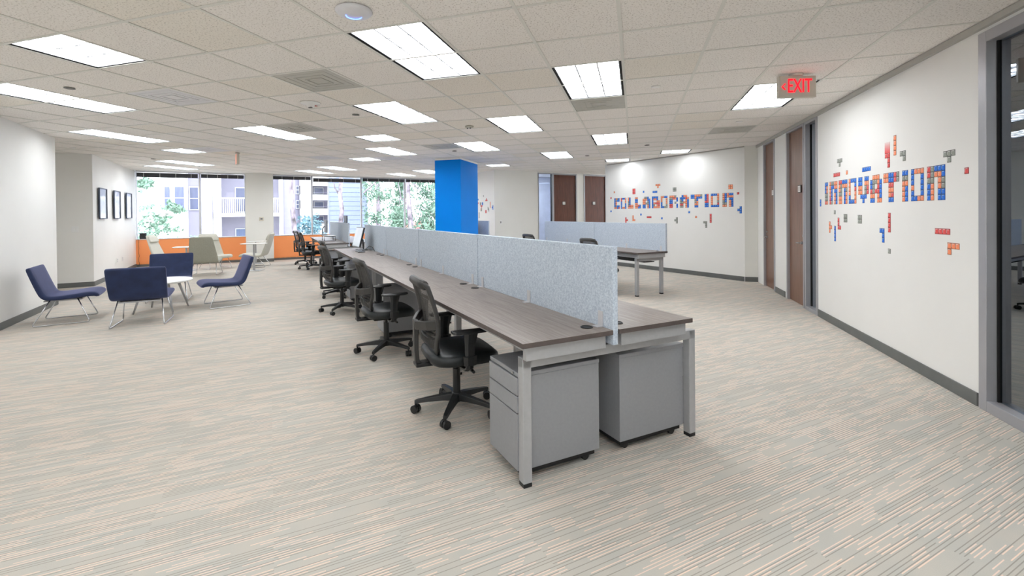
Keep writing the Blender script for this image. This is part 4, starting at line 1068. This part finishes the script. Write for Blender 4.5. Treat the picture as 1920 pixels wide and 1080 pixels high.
# speaker on sill with cord
sx_, sy_ = Wd(10.52, -.0)
t = thing('desk_speaker', 'small black box on the window sill at the left corner', 'speaker', (sx_+.03, sy_, .785), rzP)
MB().box(-.075, .075, -.0, .10, 0, .165).build('cabinet', M_mdark, t, bevel=.005); MB().cyl((0, -.001, .10), (0, -.006, .10), .045, .045, 16).build('cone', M_plast, t)
cx_, cy_ = Wd(10.45, -.02)
cb = MB().tube([(cx_+.012*math.sin(k*1.3), cy_-.01-.005*math.cos(k), .80-.045*k if k < 17 else .03) for k in range(18)], .004, 5).build('power_cord', M_mdark, None, smooth=True)
tag(cb, 'thin black cord running down the orange sill wall at the left corner', 'cord')

# ---- monitors and desk things
def monitor(label, loc, rz, w_=.55, h_=.33, tilt=0, shell=M_mdark, z=.765, stand=.42):
    t = thing('monitor', label, 'monitor', (*loc, z), rz)
    a = math.radians(tilt); Mx = Matrix.Translation((0, 0, stand-h_/2)) @ Matrix.Rotation(a, 4, 'X')
    MB().box(-w_/2, w_/2, -.0, .028, -h_/2, h_/2, M=Mx).build('shell', shell, t, bevel=.004)
    MB().box(-w_/2+.012, w_/2-.012, -.003, .001, -h_/2+.012, h_/2-.012, M=Mx).build('screen', M_screen, t)
    MB().tube([(0, .05, stand-h_/2), (0, .09, stand-h_/2-.06), (0, .10, .02)], .018, 4, flat=(1.4, .7)).build('stand', M_plast, t)
    MB().loft([[(x, y, z_) for x, y in ((-.13*s, -.06*s+.05), (.13*s, -.06*s+.05), (.13*s, .09*s+.05), (-.13*s, .09*s+.05))] for z_, s in ((0, 1), (.012, .96))]).build('base', M_plast, t)
    return t
# screens on the left side face -v (towards the seated person)
HS = DYA+PI/2+PI      # local -y -> -v
monitor('monitor standing on the far end of the long desk', UV(6.55, .33), math.atan2(vdir[1], vdir[0])+PI/2+PI+math.radians(6), .46, .36, -14, stand=.42)
kb = thing('keyboard', 'small black keyboard lying at the foot of the long desk monitor', 'keyboard', (*UV(6.15, .30), .765), DYA+PI/2)
MB().box(-.15, .15, -.06, .06, 0, .012).build('case', M_mdark, kb, bevel=.003)
ky = MB()
for a in range(12):
    for b in range(4): ky.box(-.14+a*.0235, -.12+a*.0235, -.05+b*.025, -.03+b*.025, .012, .016)
ky.build('keys', M_mgrey, kb)
cab = MB().tube([(*UV(6.50, .45), .78), (*UV(6.40, .50), .84), (*UV(6.25, .53), .83), (*UV(6.12, .54), .77)], .005, 6).build('monitor_cable', M_plast, None, smooth=True)
tag(cab, 'dark cable curling beside the monitor on the long desk', 'cable')
monitor('pale monitor on the riser of the window desk', UV(10.35, .20), math.atan2(vdir[1], vdir[0])-PI/2+PI, .50, .32, 0, M_mgrey, .905, .38)
monitor('dark raised monitor above the window desk divider', UV(11.3, .82), DYA+PI/2, .52, .33, 0, M_mdark, .765, .62)
rs = thing('monitor_riser', 'black tube-legged monitor riser on the window desk', 'stand', (*UV(10.25, .24), .765), DYA)
MB().box(-.14, .14, -.25, .25, .118, .130).build('shelf', M_ttop, rs, bevel=.003)
for y in (-.23, .23): MB().tube([(-.13, y, 0), (-.13, y, .112), (.13, y, .112), (.13, y, 0)], .009, 6).build('leg', M_plast, rs)
monitor('dark monitor beside the blue column, seen edge-on', UV(9.45, 3.82), DYA-PI/2+PI, .5, .32, 0, M_mdark, .765, .44)

# ================================================================== OUTSIDE
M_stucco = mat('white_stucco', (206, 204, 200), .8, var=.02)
M_stucco2 = mat('lilac_shade_stucco', (142, 138, 152), .8, var=.02)  # grey-lilac walls, plus shade painted onto recessed and side walls of the white houses
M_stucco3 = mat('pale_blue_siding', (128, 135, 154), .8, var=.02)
M_wglass = mat('house_window_glass', (84, 88, 112), .25, var=.12, scale=3, stretch=(6, 6, .3))
M_curt = mat('blue_curtain_glass', (84, 98, 130), .5, var=.15, scale=5, stretch=(8, 8, .3))
M_leafL = mat('leaf_pale', (108, 134, 114), .7, var=.25, scale=8)
M_leafB = mat('leaf_blue_green', (88, 118, 126), .7, var=.2, scale=8)
M_bark = mat('pale_bark', (122, 112, 118), .9, var=.5, scale=7, stretch=(1, 1, .4))
M_ground = mat('pale_paving', (150, 148, 142), .9, var=.04)
gr = MB().prism([G(-70, 14), G(-22, 12), G(-10, 24), G(12, 26), G(30, 60), G(-30, 90)], -3.7, -3.5).build('ground', M_ground); struct(gr)
def O(K2, j, off=0.0): return G(j-K2-off/T/math.sqrt(2), j+off/T/math.sqrt(2))
def osl(K2, j0, j1, z0, z1, th, off=0.0): return MB().slab(O(K2, j0, off), O(K2, j1, off), z0, z1, th, 1)
def pane(par, K2, j0, j1, z0, z1, mt=None, off=.0, rail=True):
    f = osl(K2, j0, j1, z0, z1, .05, off-.07).build('window', M_stucco, par)
    osl(K2, j0+.05, j1-.05, z0+.05, z1-.05, .03, off-.095).build('pane', mt or M_wglass, f)
    if rail: osl(K2, j0+.05, j1-.05, (z0+z1)/2-.02, (z0+z1)/2+.02, .02, off-.11).build('transom', M_stucco, f)
# nearest apartment house
bA = thing('apartment_building', 'white stucco apartment house with balconies seen through the left windows', 'building', (0, 0, 0), group='houses outside')
KA = 55
osl(KA, 16, 22.66, -3.5, 8, .3).build('wall', M_stucco, bA)
osl(KA, 22.66, 23.36, -3.5, 8, .3, .5).build('wall', M_stucco2, bA)  # recess shade put into the wall colour
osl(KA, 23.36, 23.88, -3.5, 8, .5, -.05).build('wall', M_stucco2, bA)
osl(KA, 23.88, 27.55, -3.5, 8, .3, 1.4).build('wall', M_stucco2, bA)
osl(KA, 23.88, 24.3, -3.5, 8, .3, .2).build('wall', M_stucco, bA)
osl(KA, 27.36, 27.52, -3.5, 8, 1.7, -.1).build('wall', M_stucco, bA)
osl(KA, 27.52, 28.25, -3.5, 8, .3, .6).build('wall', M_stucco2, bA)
pane(bA, KA, 21.63, 21.95, 1.72, 2.88); pane(bA, KA, 22.08, 22.60, 1.72, 2.90)
pane(bA, KA, 22.72, 23.2, 1.72, 2.90, off=.5)
for z in (1.38, -1.4, 4.2):
    osl(KA, 23.95, 27.36, z, z+.17, 1.6, -.2).build('balcony_slab', M_stucco, bA)
    rl = osl(KA, 23.95, 27.36, z+.90, z+.96, .05, -.18).build('railing', M_stucco, bA)
    bb = MB()
    for q in range(34): bb.slab(O(KA, 24.0+q*.1, -.17), O(KA, 24.03+q*.1, -.17), z+.17, z+.90, .02, 1)
    bb.build('balusters', M_stucco, rl)
pane(bA, KA, 24.95, 27.0, 1.6, 2.95, off=1.4, rail=False); pane(bA, KA, 24.95, 27.0, -.9, .75, M_curt, off=1.4, rail=False)
# second and third houses
bB = thing('apartment_building', 'white house with three stacked recessed windows between two pale tree trunks', 'building', group='houses outside')
KB = 67
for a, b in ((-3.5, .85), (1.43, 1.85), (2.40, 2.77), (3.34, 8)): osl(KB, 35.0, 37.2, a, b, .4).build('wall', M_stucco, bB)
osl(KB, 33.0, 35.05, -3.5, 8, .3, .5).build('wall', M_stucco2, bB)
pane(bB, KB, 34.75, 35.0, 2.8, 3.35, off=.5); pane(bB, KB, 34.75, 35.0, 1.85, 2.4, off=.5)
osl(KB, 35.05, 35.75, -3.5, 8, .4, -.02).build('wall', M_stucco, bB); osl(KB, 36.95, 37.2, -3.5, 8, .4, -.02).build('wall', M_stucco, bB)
osl(KB, 35.0, 37.2, -3.5, 8, .1, .9).build('wall', M_stucco2, bB)  # back of the window recesses, coloured as if in shade
for z0, z1 in ((.85, 1.43), (1.85, 2.40), (2.77, 3.34)):
    pane(bB, KB, 36.05, 36.75, z0+.05, z1-.06, off=.85, rail=False)
    osl(KB, 35.75, 36.95, z0+.12, z0+.14, .03, .05).build('railing', M_stucco2, bB)
bC = thing('apartment_building', 'grey-lilac house side with two small windows behind the second trunk', 'building', group='houses outside')
osl(KB, 37.22, 38.3, -3.5, 8, .3, .3).build('wall', M_stucco2, bC)
pane(bC, KB, 37.34, 37.78, 2.80, 3.03, off=.3, rail=False); pane(bC, KB, 37.34, 37.78, 1.88, 2.14, off=.3, rail=False)
bD = thing('house', 'pale blue clapboard house wall beside the second tree trunk', 'building', group='houses outside')
KD = 64
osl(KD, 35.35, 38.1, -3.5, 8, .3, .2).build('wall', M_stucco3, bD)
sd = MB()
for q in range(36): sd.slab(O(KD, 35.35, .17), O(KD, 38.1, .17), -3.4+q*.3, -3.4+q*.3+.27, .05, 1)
sd.build('clapboard', M_stucco3, bD)['kind'] = 'stuff'
rr = thing('garden_shed', 'small red-roofed building low among the trees', 'building', (-6.0, 33.5, -3.5), .4)
MB().box(-1.1, 1.1, -1, 1, 0, 3.9).build('wall', M_stucco3, rr)
MB().prism([(-1.3, -1.2), (1.3, -1.2), (1.3, 1.2), (-1.3, 1.2)], 3.9, 3.96).add([(-1.3, -1.2, 3.96), (1.3, -1.2, 3.96), (1.3, 1.2, 3.96), (-1.3, 1.2, 3.96), (-1.3, 0, 4.4), (1.3, 0, 4.4)], [(0, 1, 5, 4), (2, 3, 4, 5), (0, 4, 3), (1, 2, 5)]).build('roof', mat('red_roof', (170, 96, 88), .8), rr)
# trees
def leaves(par, blobs, n, size, mt, nm='foliage', seed=1):
    rnd = random.Random(seed); mb = MB()
    for (cx, cy, cz, rx, ry, rz_) in blobs:
        for q in range(n):
            if q % 9 == 0: cl = Vector((rnd.gauss(0, .5), rnd.gauss(0, .5), rnd.gauss(0, .5)))
            p = cl+Vector((rnd.gauss(0, .13), rnd.gauss(0, .13), rnd.gauss(0, .13)))
            c = Vector((cx+p.x*rx, cy+p.y*ry, cz+p.z*rz_))
            a = Vector((rnd.uniform(-1, 1), rnd.uniform(-1, 1), rnd.uniform(-1, 1))).normalized(); b = a.orthogonal().normalized()
            s = size*rnd.uniform(.6, 1.3)
            mb.add([c-a*s, c-b*s*.45, c+a*s, c+b*s*.45], [(0, 1, 2, 3)])
    return mb.build(nm, mt, par)
def tree(label, x, y, pts, r, blobs, n, mt, seed, size=.09, branches=()):
    t = thing('tree', label, 'tree', (x, y, -3.5), group='trees outside the windows')
    if pts: tk = MB().tube([(a-x, b-y, c+3.5) for a, b, c in pts], [q*.68 for q in r], 10).build('trunk', M_bark, t, smooth=True)
    if branches:
        bm_ = MB()
        for br in branches: bm_.tube([(a-x, b-y, c+3.5) for a, b, c in br], [.05, .03, .015], 6)
        bm_.build('branch', M_bark, t, smooth=True)
    if blobs: leaves(t, [(a-x, b-y, c+3.5, d, e_, f) for a, b, c, d, e_, f in blobs], n, size, mt, seed=seed)
    return t
tree('bushy pale tree at the lower left window corner', -14.2, 18.5, [(-14.2, 18.5, -3.5), (-14.1, 18.5, 0.2)], [.15, .06], [(-14.0, 18.3, .9, .75, .6, .7), (-13.4, 18.5, 1.1, .45, .5, .5), (-14.3, 18.6, .1, .9, .6, .7), (-12.7, 18.6, .25, .75, .5, .5), (-13.2, 18.4, -.3, 1.0, .5, .5), (-14.1, 18.6, 2.75, .35, .3, .22), (-13.0, 18.8, 1.75, .3, .3, .25)], 300, M_leafL, 3)
tree('rough-barked pale trunk rising in the pane right of the grey pillar', -7.75, 18, [(-7.75, 18, -3.5), (-7.72, 18, 0), (-7.85, 18, 2), (-8.0, 18.1, 5)], [.2, .15, .13, .11], [(-8.0, 18.1, 5.2, 1.3, 1.2, .8)], 500, M_leafL, 4)
tree('blue-green bushy tree beside the rough-barked trunk', -8.6, 21.5, [(-8.6, 21.5, -3.5), (-8.6, 21.5, .4)], [.12, .05], [(-8.55, 21.5, .95, .62, .5, .55), (-8.4, 21.5, .2, .8, .6, .6), (-8.2, 21.3, -.4, .9, .5, .5)], 420, M_leafB, 5)
tree('smooth pale leaning trunk in front of the second house', -6.6, 20, [(-6.72, 20, -3.5), (-6.70, 20, .4), (-6.55, 20, 1.6), (-6.62, 20, 2.3), (-6.45, 20, 4.8)], [.22, .17, .14, .13, .1], [(-6.4, 20, 5.2, 1.2, 1.2, .8)], 400, M_leafL, 6, branches=[[(-6.6, 20, 2.2), (-6.85, 20, 2.6), (-6.95, 20, 3.2)]])
tree('leafy tree with bare twigs between the two right-hand mullions', -6.6, 27, [(-6.9, 27, -3.5), (-6.8, 27, 1), (-6.6, 27, 3)], [.12, .08, .05], [(-7.0, 27, 3.2, .55, .6, .9), (-6.3, 27, 2.5, .8, .6, .35), (-5.4, 26.5, 2.0, .7, .6, .6), (-5.1, 26.5, 3.0, .5, .5, .8), (-7.0, 27, 1.2, .6, .5, .6), (-5.5, 27, .9, .6, .5, .4), (-4.9, 26, 1.4, .5, .5, .5), (-6.3, 27, 3.6, 1.0, .6, .4), (-5.6, 26.8, 1.4, .9, .6, .5), (-6.4, 27, .4, .9, .5, .4)], 380, M_leafL, 7, branches=[[(-7.0, 25, 2.6), (-6.2, 25, 3.3), (-5.2, 25, 3.6)], [(-5.6, 25, 3.6), (-5.0, 25, 2.8), (-5.05, 25, 1.9)]])
tree('stout tree with dense foliage nearest the blue column', -3.95, 22, [(-3.9, 22, -3.5), (-3.85, 22, .5), (-4.0, 22, 1.9), (-4.1, 22, 4.5)], [.26, .19, .17, .13], [(-3.2, 22.4, 2.8, .75, .6, .8), (-2.9, 22.4, 1.6, .7, .6, .7), (-3.1, 22.6, .6, .55, .5, .5), (-2.8, 22, 3.6, .8, .6, .6), (-4.5, 22.6, 2.9, .4, .4, .6), (-2.9, 22.5, 2.2, .8, .6, .8), (-3.2, 22.3, 1.1, .8, .6, .7), (-4.7, 22.8, 1.0, .4, .4, .6)], 560, M_leafL, 8, branches=[[(-4.0, 22, 1.8), (-4.35, 22, 2.2), (-4.5, 22, 3.0)], [(-4.0, 22, 3.2), (-3.6, 22, 2.7), (-3.3, 22, 2.5)]])
tree('pale birch trunk left of the twiggy tree', -7.3, 29.5, [(-7.3, 29.5, -3.5), (-7.3, 29.5, 1.5), (-7.35, 29.5, 4.5)], [.26, .22, .18], [(-7.9, 29.5, 2.6, .5, .4, 1.1)], 300, M_leafL, 9)
